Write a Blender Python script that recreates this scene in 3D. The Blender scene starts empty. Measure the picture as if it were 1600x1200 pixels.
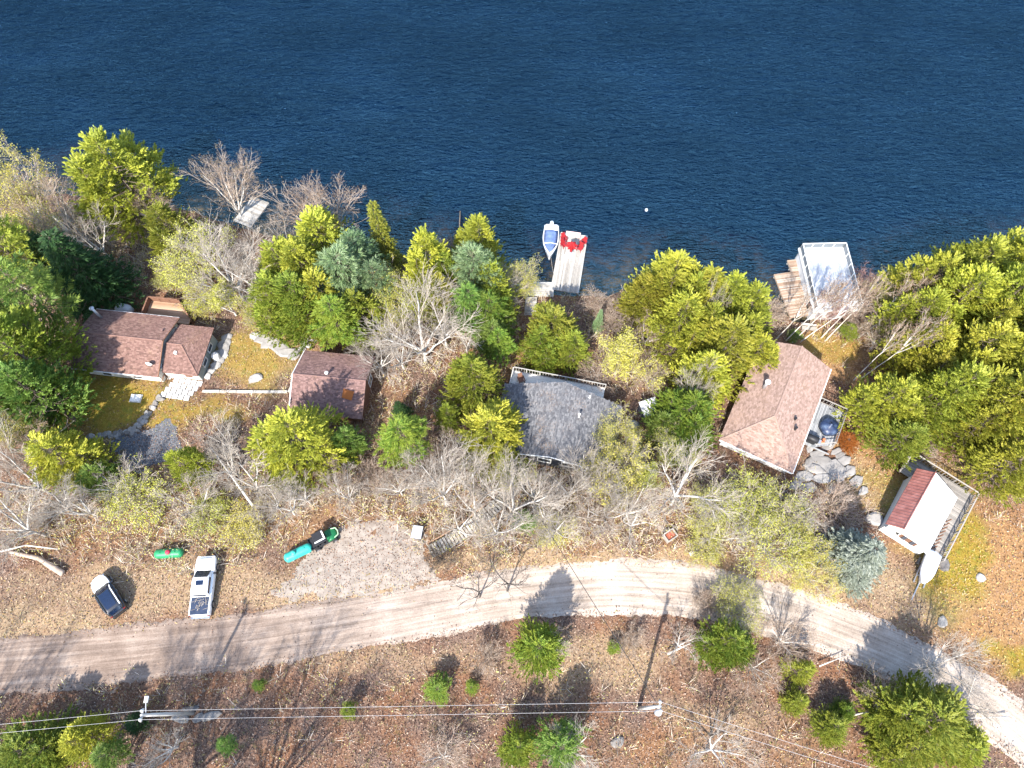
import bpy, math, random
import numpy as np
from mathutils import Vector, Matrix
R = math.radians
random.seed(7)
rng = np.random.default_rng(7)
SC = bpy.context.scene
COL = SC.collection

# ------------------------------------------------------------------ camera, sky, sun, exposure
CH = 72.0; PITCH = R(24.8); F = 1110.0
cam_d = bpy.data.cameras.new('camera'); cam = bpy.data.objects.new('camera', cam_d); COL.objects.link(cam)
cam_d.sensor_width = 36; cam_d.lens = 36 * F / 1600; cam_d.clip_start = 1; cam_d.clip_end = 2000
cam.location = (0, 0, CH); cam.rotation_euler = (PITCH, 0, 0)
SC.camera = cam
SUN_EL, SUN_AZ = 45, 20          # elevation, degrees west of south
W = bpy.data.worlds.new('World'); SC.world = W; W.use_nodes = True
wn = W.node_tree.nodes; sky = wn.new('ShaderNodeTexSky'); sky.sky_type = 'NISHITA'; sky.sun_disc = False
sky.sun_elevation = R(SUN_EL); sky.sun_rotation = R(180 + SUN_AZ)
W.node_tree.links.new(sky.outputs[0], wn['Background'].inputs[0]); wn['Background'].inputs[1].default_value = 0.15
sd = bpy.data.lights.new('sun', 'SUN'); sd.energy = 3.6; sd.angle = R(0.8); sd.color = (1, .955, .88)
so = bpy.data.objects.new('sun', sd); COL.objects.link(so)
_d = Vector((math.sin(R(SUN_AZ)) * math.cos(R(SUN_EL)), math.cos(R(SUN_AZ)) * math.cos(R(SUN_EL)), -math.sin(R(SUN_EL))))
so.rotation_euler = _d.to_track_quat('-Z', 'Y').to_euler(); so.location = (-30, -60, 90)
SC.view_settings.view_transform = 'Standard'; SC.view_settings.look = 'None'
SC.view_settings.gamma = 1; SC.view_settings.use_curve_mapping = False
SC.view_settings.exposure = 1.84

# ------------------------------------------------------------------ where things stand
SP, CP = math.sin(PITCH), math.cos(PITCH)
def pz(px, py, z):
    t = 600 - py; k = (z - CH) / (-F * CP + t * SP)
    return ((px - 800) * k, (F * SP + t * CP) * k, z)
def proj(x, y, z):
    z = z - CH; f = y * SP - z * CP; u = y * CP + z * SP
    return 800 + F * x / f, 600 - F * u / f
WATER = -5.0
SHx, SHy = np.array([pz(a, b, WATER)[:2] for a, b in [(-400, 340), (-100, 330), (0, 322), (100, 305), (200, 315), (300, 335), (420, 372), (560, 388), (620, 402), (700, 425), (780, 440), (850, 462), (950, 468), (1000, 445), (1100, 450), (1200, 470), (1240, 505), (1340, 495), (1400, 450), (1500, 430), (1700, 420), (2000, 420)]]).T
ROADPX = [(-400, 1085), (-100, 1050), (0, 1040), (200, 1023), (400, 998), (600, 966), (800, 928), (950, 914), (1100, 924), (1250, 962), (1400, 1022), (1500, 1075), (1600, 1148), (1700, 1240)]
RDx, RDy = np.array([pz(a, b, 0)[:2] for a, b in ROADPX]).T
def terrain(x, y):
    x = np.asarray(x, float); y = np.asarray(y, float)
    ys = np.interp(x, SHx, SHy); yr = np.interp(x, RDx, RDy) + 4
    s = (y - yr) / (ys - yr); a = np.clip(s, 0, 1)
    z = -4.9 * (.75 * a + .25 * a * a)
    z = np.where(s > 1, -4.9 - np.minimum((y - ys) * .35, 4), z)
    z = np.where(y < yr - 9, (yr - 9 - y) * .06, z)
    return z + .12 * np.sin(x * .31 + y * .2) * np.sin(y * .27) * np.clip(s * 8, 0, 1) * np.clip((1.2 - s) * 4, 0, 1)
def tz(x, y): return float(terrain(x, y))
def G(px, py, h=0):
    z = -2.
    for _ in range(25):
        p = pz(px, py, z); z = .5 * z + .5 * (tz(p[0], p[1]) + h)
    return Vector(p)

# ------------------------------------------------------------------ materials
def new_mat(name):
    m = bpy.data.materials.new(name); m.use_nodes = True
    return m, m.node_tree.nodes, m.node_tree.links, m.node_tree.nodes['Principled BSDF']
def ramp(nt, links, fac, cols, pos=None):
    r = nt.new('ShaderNodeValToRGB'); e = r.color_ramp.elements
    n = len(cols); pos = pos or [i / (n - 1) for i in range(n)]
    while len(e) < n: e.new(.5)
    for i in range(n): e[i].position = pos[i]; e[i].color = (*cols[i], 1)
    links.new(fac, r.inputs[0]); return r.outputs[0]
def noise(nt, links, scale, detail=3, rough=.6, co=None, dist=0):
    n = nt.new('ShaderNodeTexNoise'); n.inputs['Scale'].default_value = scale; n.inputs['Detail'].default_value = detail
    n.inputs['Roughness'].default_value = rough; n.inputs['Distortion'].default_value = dist
    if co is not None: links.new(co, n.inputs['Vector'])
    return n.outputs['Fac']
def coords(nt, links, kind='Object', scale=(1, 1, 1), rot=0):
    tc = nt.new('ShaderNodeTexCoord'); mp = nt.new('ShaderNodeMapping'); mp.inputs['Scale'].default_value = scale
    mp.inputs['Rotation'].default_value = (0, 0, rot); links.new(tc.outputs[kind], mp.inputs[0]); return mp.outputs[0]
def mixc(nt, links, fac, a, b, mode='MIX'):
    m = nt.new('ShaderNodeMix'); m.data_type = 'RGBA'; m.blend_type = mode
    for s, i in ((fac, 0), (a, 6), (b, 7)):
        if isinstance(s, (int, float)): m.inputs[i].default_value = s
        elif isinstance(s, tuple): m.inputs[i].default_value = (*s, 1)
        else: links.new(s, m.inputs[i])
    return m.outputs[2]
def math_(nt, links, op, a, b=None, clamp=False):
    m = nt.new('ShaderNodeMath'); m.operation = op; m.use_clamp = clamp
    for s, i in ((a, 0), (b, 1)):
        if s is None: continue
        if isinstance(s, (int, float)): m.inputs[i].default_value = s
        else: links.new(s, m.inputs[i])
    return m.outputs[0]
def bump(nt, links, h, bs, strength=.3, dist=.05):
    b = nt.new('ShaderNodeBump'); b.inputs['Strength'].default_value = strength; b.inputs['Distance'].default_value = dist
    links.new(h, b.inputs['Height']); links.new(b.outputs[0], bs.inputs['Normal'])
def simple(name, cols, scale=3, rough=.7, metal=0, bs=0, obj_var=0, island=0, detail=4, stretch=(1, 1, 1), spec=.3, coat=0):
    m, nt, L, p = new_mat(name)
    co = coords(nt, L, 'Object', stretch)
    f = noise(nt, L, scale, detail, .65, co)
    if island:
        g = nt.new('ShaderNodeNewGeometry'); f = math_(nt, L, 'ADD', math_(nt, L, 'MULTIPLY', f, 1 - island), math_(nt, L, 'MULTIPLY', g.outputs['Random Per Island'], island))
    if obj_var:
        o = nt.new('ShaderNodeObjectInfo'); f = math_(nt, L, 'ADD', math_(nt, L, 'MULTIPLY', f, 1 - obj_var), math_(nt, L, 'MULTIPLY', o.outputs['Random'], obj_var))
    n = len(cols)
    c = ramp(nt, L, f, cols, [.3 + .4 * i / (n - 1) for i in range(n)] if not (island or obj_var) else [.22 + .56 * i / (n - 1) for i in range(n)])
    L.new(c, p.inputs['Base Color']); p.inputs['Roughness'].default_value = rough; p.inputs['Metallic'].default_value = metal
    p.inputs['Specular IOR Level'].default_value = spec; p.inputs['Coat Weight'].default_value = coat
    if bs: bump(nt, L, f, p, bs)
    return m
def flat(c, d=.12): return [tuple(v * (1 - d) for v in c), c, tuple(min(1, v * (1 + d)) for v in c)]
def foliage(name, cols, patch, patchamt=.6, trans=.36, rough=.55):
    """leaf colour: random per leaf, plus patches of another growth colour, plus a shift per tree"""
    m, nt, L, p = new_mat(name)
    g = nt.new('ShaderNodeNewGeometry'); o = nt.new('ShaderNodeObjectInfo')
    c = ramp(nt, L, g.outputs['Random Per Island'], cols)
    f = noise(nt, L, .55, 2, .5, coords(nt, L, 'Object')); at = nt.new('ShaderNodeAttribute'); at.attribute_name = 'bough'
    f = math_(nt, L, 'ADD', math_(nt, L, 'MULTIPLY', f, .55), math_(nt, L, 'MULTIPLY', at.outputs['Fac'], .45))
    f = ramp(nt, L, f, [(0, 0, 0), (patchamt,) * 3], [.38, .62])
    c = mixc(nt, L, f, c, patch)
    h = nt.new('ShaderNodeHueSaturation'); L.new(c, h.inputs['Color'])
    L.new(math_(nt, L, 'ADD', math_(nt, L, 'MULTIPLY', o.outputs['Random'], .035), .4825), h.inputs['Hue'])
    v = math_(nt, L, 'FRACT', math_(nt, L, 'MULTIPLY', o.outputs['Random'], 7.31))
    L.new(math_(nt, L, 'ADD', math_(nt, L, 'MULTIPLY', v, .45), .8), h.inputs['Value'])
    c = h.outputs[0]
    L.new(c, p.inputs['Base Color']); p.inputs['Roughness'].default_value = rough; p.inputs['Specular IOR Level'].default_value = .25
    t = nt.new('ShaderNodeBsdfTranslucent'); L.new(c, t.inputs[0])
    ms = nt.new('ShaderNodeMixShader'); ms.inputs[0].default_value = trans
    L.new(p.outputs[0], ms.inputs[1]); L.new(t.outputs[0], ms.inputs[2]); L.new(ms.outputs[0], nt['Material Output'].inputs[0])
    return m

M = {}
M['cedar'] = foliage('cedar_foliage', [(.2, .21, .018), (.37, .365, .038), (.52, .5, .09)], (.17, .205, .03), .55)
M['cedar_green'] = foliage('green_cedar_foliage', [(.1, .15, .016), (.2, .245, .03), (.32, .34, .06)], (.28, .28, .035), .5)
M['pine'] = foliage('pine_needles', [(.055, .125, .02), (.12, .21, .04), (.24, .33, .08)], (.2, .27, .045), .5)
M['blue_pine'] = foliage('blue_pine_needles', [(.1, .165, .07), (.19, .265, .13), (.32, .39, .22)], (.12, .19, .06), .5)
M['fir'] = foliage('fir_needles', [(.014, .045, .013), (.03, .075, .02), (.055, .115, .03)], (.03, .06, .02), .5)
M['blue_spruce'] = foliage('blue_spruce_needles', [(.09, .11, .085), (.19, .215, .175), (.34, .365, .31)], (.17, .2, .14), .5)
M['bright'] = foliage('bright_green_needles', [(.065, .13, .015), (.135, .205, .028), (.24, .3, .045)], (.22, .25, .03), .6)
M['buds'] = foliage('spring_buds', [(.29, .285, .035), (.45, .43, .075), (.57, .535, .16)], (.3, .29, .08), .5, .35)
M['brown_buds'] = foliage('brown_buds', [(.12, .07, .04), (.22, .14, .08), (.3, .22, .13)], (.2, .16, .09), .5)
M['red_buds'] = foliage('red_buds', [(.16, .05, .04), (.25, .1, .08), (.3, .17, .12)], (.2, .1, .06), .5)
M['rust_leaves'] = foliage('rust_leaves', [(.2, .05, .012), (.32, .095, .02), (.38, .15, .035)], (.2, .06, .015), .5)
M['orange_leaves'] = foliage('orange_leaves', [(.4, .06, .02), (.6, .1, .025), (.6, .2, .05)], (.5, .08, .02), .4)
M['bark'] = simple('pale_bark', [(.3, .27, .24), (.5, .47, .43), (.61, .58, .54)], 2.2, .85, stretch=(1, 1, .4))
M['birch_bark'] = simple('birch_bark', [(.26, .23, .19), (.5, .46, .41), (.6, .57, .52)], 2.5, .8, stretch=(1, 1, 2))
M['brown_bark'] = simple('brown_bark', [(.07, .05, .04), (.14, .105, .08), (.22, .18, .14)], 2.5, .9, stretch=(1, 1, .4))
M['dark_bark'] = simple('dark_bark', [(.035, .03, .028), (.07, .06, .055), (.11, .1, .09)], 2.5, .9)
M['twig'] = simple('pale_twigs', [(.22, .18, .145), (.35, .3, .25), (.46, .41, .35)], 1.2, .85)
M['brown_twig'] = simple('brown_twigs', [(.24, .17, .13), (.36, .28, .22), (.46, .38, .31)], 1.2, .85)
M['red_twig'] = simple('red_twigs', [(.22, .11, .1), (.33, .2, .18), (.4, .27, .24)], 1.2, .85)

# ------------------------------------------------------------------ mesh helpers
class MB:
    def __init__(s): s.v = []; s.f = []
    def add(s, vs, fs):
        o = len(s.v); s.v += [tuple(q) for q in vs]; s.f += [tuple(i + o for i in f) for f in fs]; return s
    def box(s, c, d, rz=0, tilt=None):
        x, y, z = (q / 2 for q in d)
        vs = [Vector((a * x, b * y, e * z)) for e in (-1, 1) for a, b in ((-1, -1), (1, -1), (1, 1), (-1, 1))]
        m = Matrix.Rotation(rz, 4, 'Z')
        if tilt: m = m @ Matrix.Rotation(tilt[0], 4, tilt[1])
        return s.add([m @ q + Vector(c) for q in vs], [(3, 2, 1, 0), (4, 5, 6, 7), (0, 1, 5, 4), (1, 2, 6, 5), (2, 3, 7, 6), (3, 0, 4, 7)])
    def bbox(s, c, d, b=.02):       # box with a chamfered top rim
        x, y, z = (q / 2 for q in d)
        r0 = [(-x, -y, -z), (x, -y, -z), (x, y, -z), (-x, y, -z)]; r1 = [(-x, -y, z - b), (x, -y, z - b), (x, y, z - b), (-x, y, z - b)]
        r2 = [(-x + b, -y + b, z), (x - b, -y + b, z), (x - b, y - b, z), (-x + b, y - b, z)]
        fs = [(3, 2, 1, 0), (8, 9, 10, 11)]
        for k in (0, 4):
            for i in range(4): j = (i + 1) % 4; fs.append((k + i, k + j, k + 4 + j, k + 4 + i))
        return s.add([Vector(q) + Vector(c) for q in r0 + r1 + r2], fs)
    def prism(s, poly, z0, z1):
        n = len(poly); vs = [(*p[:2], z0) for p in poly] + [(*p[:2], z1) for p in poly]
        return s.add(vs, [tuple(range(n - 1, -1, -1)), tuple(range(n, 2 * n))] + [(i, (i + 1) % n, n + (i + 1) % n, n + i) for i in range(n)])
    def slab(s, pts, t):            # a plate of any plane, thickness t downwards
        n = len(pts); vs = [tuple(p) for p in pts] + [(p[0], p[1], p[2] - t) for p in pts]
        return s.add(vs, [tuple(range(n)), tuple(range(2 * n - 1, n - 1, -1))] + [((i + 1) % n, i, n + i, n + (i + 1) % n) for i in range(n)])
    def tube(s, p0, p1, r0, r1=None, n=8, cap=True):
        r1 = r0 if r1 is None else r1
        p0, p1 = Vector(p0), Vector(p1); d = (p1 - p0).normalized(); u = d.orthogonal().normalized(); w = d.cross(u)
        vs = [p + (u * math.cos(a) + w * math.sin(a)) * r for p, r in ((p0, r0), (p1, r1)) for a in [2 * math.pi * i / n for i in range(n)]]
        fs = [(i, (i + 1) % n, n + (i + 1) % n, n + i) for i in range(n)]
        if cap: fs += [tuple(range(n - 1, -1, -1)), tuple(range(n, 2 * n))]
        return s.add(vs, fs)
    def path(s, pts, r, n=6):
        for a, b in zip(pts[:-1], pts[1:]): s.tube(a, b, r, r, n)
        return s
    def lathe(s, prof, n=16, axis='Z', c=(0, 0, 0)):    # prof: (radius, height)
        vs = []
        for r, h in prof:
            for i in range(n):
                a = 2 * math.pi * i / n; q = (r * math.cos(a), r * math.sin(a), h)
                if axis == 'X': q = (h, q[0], q[1])
                if axis == 'Y': q = (q[0], h, q[1])
                vs.append((q[0] + c[0], q[1] + c[1], q[2] + c[2]))
        fs = [(k * n + i, k * n + (i + 1) % n, (k + 1) * n + (i + 1) % n, (k + 1) * n + i) for k in range(len(prof) - 1) for i in range(n)]
        fs += [tuple(range(n - 1, -1, -1)), tuple(range((len(prof) - 1) * n, len(prof) * n))]
        return s.add(vs, fs)
    def loft(s, secs):              # secs: closed rings of equal length
        n = len(secs[0]); vs = [q for r in secs for q in r]
        fs = [(k * n + i, k * n + (i + 1) % n, (k + 1) * n + (i + 1) % n, (k + 1) * n + i) for k in range(len(secs) - 1) for i in range(n)]
        fs += [tuple(range(n - 1, -1, -1)), tuple(range((len(secs) - 1) * n, len(secs) * n))]
        return s.add(vs, fs)
    def mesh(s, name, mat, smooth=False):
        me = bpy.data.meshes.new(name); me.from_pydata(s.v, [], s.f); me.update()
        import bmesh
        bm = bmesh.new(); bm.from_mesh(me); bmesh.ops.recalc_face_normals(bm, faces=bm.faces); bm.to_mesh(me); bm.free()
        if smooth: me.polygons.foreach_set('use_smooth', [True] * len(me.polygons))
        if mat: me.materials.append(M[mat] if isinstance(mat, str) else mat)
        return me
def np_mesh(name, V, Fc, mat, smooth=False):
    V = np.asarray(V, np.float32); Fc = np.asarray(Fc, np.int32); k = Fc.shape[1]
    me = bpy.data.meshes.new(name); me.vertices.add(len(V)); me.vertices.foreach_set('co', V.ravel())
    me.loops.add(Fc.size); me.loops.foreach_set('vertex_index', Fc.ravel())
    me.polygons.add(len(Fc)); me.polygons.foreach_set('loop_start', np.arange(0, Fc.size, k, dtype=np.int32))
    me.polygons.foreach_set('loop_total', np.full(len(Fc), k, np.int32))
    if smooth: me.polygons.foreach_set('use_smooth', np.ones(len(Fc), bool))
    me.update(calc_edges=True); me.validate()
    if mat: me.materials.append(M[mat] if isinstance(mat, str) else mat)
    return me
def link(name, me, parent=None, loc=(0, 0, 0), rz=0, **props):
    o = bpy.data.objects.new(name, me); COL.objects.link(o); o.location = loc; o.rotation_euler = (0, 0, rz)
    if parent: o.parent = parent
    for k, v in props.items():
        if v: o[k] = v
    return o
def part(name, mb, mat, parent, smooth=False, **props): return link(name, mb.mesh(name, mat, smooth), parent, **props)
def thing(name, label, cat, loc=(0, 0, 0), rz=0, group=None):
    return link(name, None, None, loc, rz, label=label, category=cat, group=group)
def pick(px, py): # pixel-plane scale-free masks are authored as ellipses
    pass
def ell(u, v, cx, cy, rx, ry, soft=.35):
    d = np.sqrt(((u - cx) / rx) ** 2 + ((v - cy) / ry) ** 2); return np.clip((1 + soft - d) / (2 * soft), 0, 1)
# ------------------------------------------------------------------ ground, road, water (the setting)
def masks(x, y, z):
    u, v = proj(x, y, z)
    n = 26 * np.sin(x * .9 + 1.3 * np.sin(y * .7)) + 16 * np.sin(y * 1.7 + x * .5); u2 = u + n * .6; v2 = v + n * .4
    lawn = np.max([ell(u2, v2, 160, 630, 110, 48), ell(u2, v2, 1480, 850, 55, 110), ell(u2, v2, 400, 560, 65, 40) * .7, ell(u2, v2, 310, 640, 60, 24) * .7,
                   ell(u2, v2, 1590, 1030, 40, 25), ell(u2, v2, 1400, 770, 50, 40) * .6, ell(u2, v2, 1300, 545, 60, 18) * .6], 0)
    straw = np.max([ell(u2, v2, 270, 920, 250, 42) * .8, ell(u2, v2, 40, 975, 150, 36), ell(u2, v2, 540, 930, 160, 28), ell(u2, v2, 1300, 905, 170, 40), ell(u2, v2, 1430, 930, 80, 60) * .8,
                    ell(u2, v2, 420, 570, 60, 45) * .6, ell(u2, v2, 900, 880, 260, 20), ell(u2, v2, 930, 1035, 130, 45) * .8, ell(u2, v2, 600, 1030, 160, 22) * .5, ell(u2, v2, 1120, 1120, 90, 30) * .5, ell(u2, v2, 1330, 760, 60, 40)*.8], 0)
    orange = np.max([ell(u2, v2, 300, 800, 330, 60) * .45, ell(u2, v2, 850, 810, 300, 50) * .4, ell(u2, v2, 1150, 870, 150, 30) * .4, ell(u2, v2, 1560, 920, 90, 130), ell(u2, v2, 1265, 560, 110, 36), ell(u2, v2, 1350, 710, 40, 60), ell(u2, v2, 600, 650, 60, 60) * .35, ell(u2, v2, 470, 530, 50, 20) * .5,
                     ell(u2, v2, 1150, 1170, 200, 50) * .3, ell(u2, v2, 810, 565, 60, 24)*.8], 0)
    dirt = ell(u2, v2, 100, 985, 120, 14) * .6
    return lawn, straw, orange, dirt
def grid(x0, x1, y0, y1, s):
    xs = np.arange(x0, x1 + s / 2, s); ys = np.arange(y0, y1 + s / 2, s); X, Y = np.meshgrid(xs, ys)
    n = len(xs); i = np.arange(len(ys) - 1)[:, None] * n + np.arange(n - 1)[None]; i = i.ravel()
    return X.ravel(), Y.ravel(), np.stack([i, i + 1, i + n + 1, i + n], 1)
X, Y, Fc = grid(-95, 95, -14, 75, .5)
Z = terrain(X, Y)
Z = Z + .05 * np.sin(X * 2.1 + np.sin(Y * 1.7)) * np.sin(Y * 2.3 + X * .4) * np.clip((Z < -.3), 0, 1)
# a skirt far out, so that the sheet reaches the far land
me = np_mesh('ground', np.stack([X, Y, Z], 1), Fc, None, True)
a = me.color_attributes.new('zone', 'FLOAT_COLOR', 'POINT'); mk = masks(X, Y, Z)
a.data.foreach_set('color', np.stack([mk[0], mk[1], mk[2], mk[3]], 1).astype(np.float32).ravel())
gm, nt, L, p = new_mat('forest_floor')
at = nt.new('ShaderNodeVertexColor'); at.layer_name = 'zone'; sp = nt.new('ShaderNodeSeparateColor'); L.new(at.outputs[0], sp.inputs[0])
co = coords(nt, L)
fine = noise(nt, L, 5, 8, .85, co); mid = noise(nt, L, 1.3, 5, .7, co); big = noise(nt, L, .22, 3, .6, co)
lit = ramp(nt, L, fine, [(.03, .02, .018), (.1, .064, .05), (.2, .135, .1), (.38, .3, .235)], [.34, .46, .57, .7])
lit2 = ramp(nt, L, fine, [(.04, .022, .017), (.13, .062, .036), (.23, .125, .07), (.37, .26, .17)], [.34, .46, .57, .7])
c = mixc(nt, L, ramp(nt, L, big, [(0, 0, 0), (1, 1, 1)], [.42, .6]), lit, lit2)
moss = ramp(nt, L, mid, [(0, 0, 0), (.55, .55, .55)], [.56, .7])
c = mixc(nt, L, moss, c, ramp(nt, L, fine, [(.04, .05, .012), (.16, .16, .05)], [.35, .65]))
st = ramp(nt, L, fine, [(.13, .085, .05), (.29, .2, .12), (.46, .36, .245)], [.32, .5, .68])
lw = ramp(nt, L, fine, [(.13, .085, .012), (.25, .165, .025), (.36, .27, .07)], [.3, .5, .7])
lw = mixc(nt, L, ramp(nt, L, mid, [(0, 0, 0), (1, 1, 1)], [.5, .62]), lw, ramp(nt, L, fine, [(.1, .1, .015), (.24, .22, .04)], [.3, .7]))
og = ramp(nt, L, fine, [(.14, .07, .025), (.3, .165, .07), (.44, .31, .17)], [.32, .5, .7])
def zone(sock, k): return math_(nt, L, 'MULTIPLY', sock, math_(nt, L, 'ADD', math_(nt, L, 'MULTIPLY', mid, 1.6), k, True), True)
for sock, colr, k in ((sp.outputs[2], og, .1), (sp.outputs[1], st, .2), (sp.outputs[0], lw, .25)): c = mixc(nt, L, zone(sock, k), c, colr)
L.new(c, p.inputs['Base Color']); p.inputs['Roughness'].default_value = .95; p.inputs['Specular IOR Level'].default_value = .1
bump(nt, L, fine, p, .8, .12)
me.materials.append(gm); ground = link('ground', me, kind='structure')
Xf, Yf, Ff = grid(-400, 400, -200, 400, 10)
far = (np.abs(Xf[Ff].mean(1)) > 90) | (Yf[Ff].mean(1) < -9) | (Yf[Ff].mean(1) > 70)
Zf = np.where(Yf < -10, .5, -7.5); Zf = np.where((np.abs(Xf) > 85) & (Yf > -10), np.maximum(terrain(Xf, np.minimum(Yf, 75)) - .3, -8), Zf)
far &= ~((np.abs(Xf[Ff].mean(1)) < 90) & (Yf[Ff].mean(1) > -9) & (Yf[Ff].mean(1) < 70))
link('terrain', np_mesh('terrain', np.stack([Xf, Yf, Zf - .15], 1), Ff[far], gm, True), kind='structure')

# lake
X, Y, Fc = grid(-240, 240, 28, 330, 1.5)
keep = (terrain(X, Y)[Fc].min(1) < WATER + .15); Fc = Fc[keep]
me = np_mesh('lake', np.stack([X, Y, np.full_like(X, WATER)], 1), Fc, None, True)
a = me.color_attributes.new('shallow', 'FLOAT_COLOR', 'POINT')
d = np.clip(Y - np.interp(X, SHx, SHy), 0, 99); sh = np.exp(-d / 4.2)
a.data.foreach_set('color', np.stack([sh, sh, sh, sh], 1).astype(np.float32).ravel())
wm, nt, L, p = new_mat('lake_water')
co = coords(nt, L, 'Object', (.42, 1.25, 1), R(-9)); co2 = coords(nt, L, 'Object', (.8, 1.9, 1), R(14)); co3 = coords(nt, L, 'Object', (.03, .03, 1))
w1 = noise(nt, L, 1.15, 4, .62, co, .6); w2 = noise(nt, L, 1.6, 3, .6, co2, .4); w3 = noise(nt, L, 1, 2, .5, co3)
hgt = math_(nt, L, 'ADD', w1, math_(nt, L, 'MULTIPLY', w2, .6))
at = nt.new('ShaderNodeVertexColor'); at.layer_name = 'shallow'
deep = ramp(nt, L, w3, [(.0002, .0033, .0135), (.0003, .0046, .018)], [.35, .65])
bed = ramp(nt, L, noise(nt, L, .9, 4, .6, coords(nt, L)), [(.03, .036, .024), (.13, .095, .045)], [.4, .6])
c = mixc(nt, L, ramp(nt, L, at.outputs[0], [(0, 0, 0), (.35, .35, .35), (.9, .9, .9)], [.08, .4, .85]), deep, bed)
L.new(c, p.inputs['Base Color']); p.inputs['Roughness'].default_value = .9; p.inputs['Specular IOR Level'].default_value = 0
bp = nt.new('ShaderNodeBump'); bp.inputs['Strength'].default_value = 1; bp.inputs['Distance'].default_value = 1.7; L.new(math_(nt, L, 'MULTIPLY', hgt, math_(nt, L, 'ADD', math_(nt, L, 'MULTIPLY', noise(nt, L, 1, 3, .6, coords(nt, L, 'Object', (.045, .09, 1), R(20))), 2.4), -.1)), bp.inputs['Height']); L.new(bp.outputs[0], p.inputs['Normal'])
fr = nt.new('ShaderNodeFresnel'); fr.inputs['IOR'].default_value = 1.33; L.new(bp.outputs[0], fr.inputs['Normal'])
gl = nt.new('ShaderNodeBsdfGlossy'); gl.inputs['Color'].default_value = (.075, .21, .46, 1); gl.inputs['Roughness'].default_value = .1; L.new(bp.outputs[0], gl.inputs['Normal'])
ms = nt.new('ShaderNodeMixShader'); L.new(fr.outputs[0], ms.inputs[0]); L.new(p.outputs[0], ms.inputs[1]); L.new(gl.outputs[0], ms.inputs[2]); L.new(ms.outputs[0], nt['Material Output'].inputs[0])
me.materials.append(wm); link('lake', me, kind='structure')

# gravel road
def road_mesh():
    cx = np.linspace(-85, 80, 420); cy = np.interp(cx, RDx, RDy)
    k = np.ones(15) / 15; cy = np.convolve(np.pad(cy, 7, 'edge'), k, 'valid')
    tx, ty = np.gradient(cx), np.gradient(cy); l = np.hypot(tx, ty); nx, ny = -ty / l, tx / l
    s = np.concatenate([[0], np.cumsum(np.hypot(np.diff(cx), np.diff(cy)))])
    half = np.interp(cx, [-60, -30, -5, 15, 40, 60], [2.5, 2.45, 2.3, 2.5, 2.4, 2.6])
    cols = np.array([-1.12, -1, -.85, -.6, -.3, 0, .3, .6, .85, 1, 1.12]); V = []; UV = []
    for c in cols:
        j = (.08 * np.sin(s * 1.3 + c) + .16 * np.sin(s * .37 + 2 * c) + rng.normal(0, .1, len(s))) if abs(c) > .9 else 0
        w = c * half + (j if c > 0 else -j if abs(c) > .9 else 0)
        zz = .035 + .05 * (1 - abs(c)) - .045 * (abs(abs(c) - .45) < .2) - (.05 if abs(c) > 1.05 else 0)
        V.append(np.stack([cx + nx * w, cy + ny * w, terrain(cx + nx * w, cy + ny * w) + zz], 1)); UV.append(np.stack([np.full_like(s, c), s], 1))
    V = np.stack(V, 1).reshape(-1, 3); UV = np.stack(UV, 1).reshape(-1, 2); m = len(cols)
    i = (np.arange(len(s) - 1)[:, None] * m + np.arange(m - 1)[None]).ravel(); Fc = np.stack([i, i + m, i + m + 1, i + 1], 1)[:, ::-1]
    me = np_mesh('gravel_road', V, Fc, None, True); u = me.uv_layers.new(name='lane'); u.data.foreach_set('uv', UV[Fc.ravel()].astype(np.float32).ravel()); return me
me = road_mesh()
rm, nt, L, p = new_mat('gravel')
tc = nt.new('ShaderNodeTexCoord'); mp = nt.new('ShaderNodeMapping'); mp.inputs['Scale'].default_value = (5, .06, 1); L.new(tc.outputs['UV'], mp.inputs[0])
streak = noise(nt, L, 1.4, 5, .65, mp.outputs[0], .3); co = coords(nt, L); grit = noise(nt, L, 7, 6, .75, co); bigr = noise(nt, L, .35, 3, .6, co)
f = math_(nt, L, 'ADD', math_(nt, L, 'MULTIPLY', streak, .43), math_(nt, L, 'ADD', math_(nt, L, 'MULTIPLY', grit, .27), math_(nt, L, 'MULTIPLY', bigr, .3)))
gravel_darker = ramp(nt, L, f, [(.11, .078, .06), (.2, .148, .116), (.3, .235, .188)], [.38, .5, .6])  # darker gravel tone, used towards the left end
dry = ramp(nt, L, f, [(.165, .13, .1), (.3, .245, .2), (.43, .37, .315)], [.37, .48, .6])  # paler gravel tone, used towards the right; no moisture meant
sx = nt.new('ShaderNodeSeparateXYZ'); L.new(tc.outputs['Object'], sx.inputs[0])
c = mixc(nt, L, ramp(nt, L, math_(nt, L, 'MULTIPLY_ADD', sx.outputs[0], .01), [(0, 0, 0), (1, 1, 1)], [.3, .7]), gravel_darker, dry)  # mix of the darker and paler gravel tones
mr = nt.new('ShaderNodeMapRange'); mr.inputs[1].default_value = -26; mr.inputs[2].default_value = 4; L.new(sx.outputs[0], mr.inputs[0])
c = mixc(nt, L, mr.outputs[0], gravel_darker, dry)  # darker gravel tone at the left, paler tone towards the right
L.new(c, p.inputs['Base Color']); p.inputs['Roughness'].default_value = .95; p.inputs['Specular IOR Level'].default_value = .15; bump(nt, L, f, p, .9, .12)
me.materials.append(rm); link('gravel_road', me, kind='structure')

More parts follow.
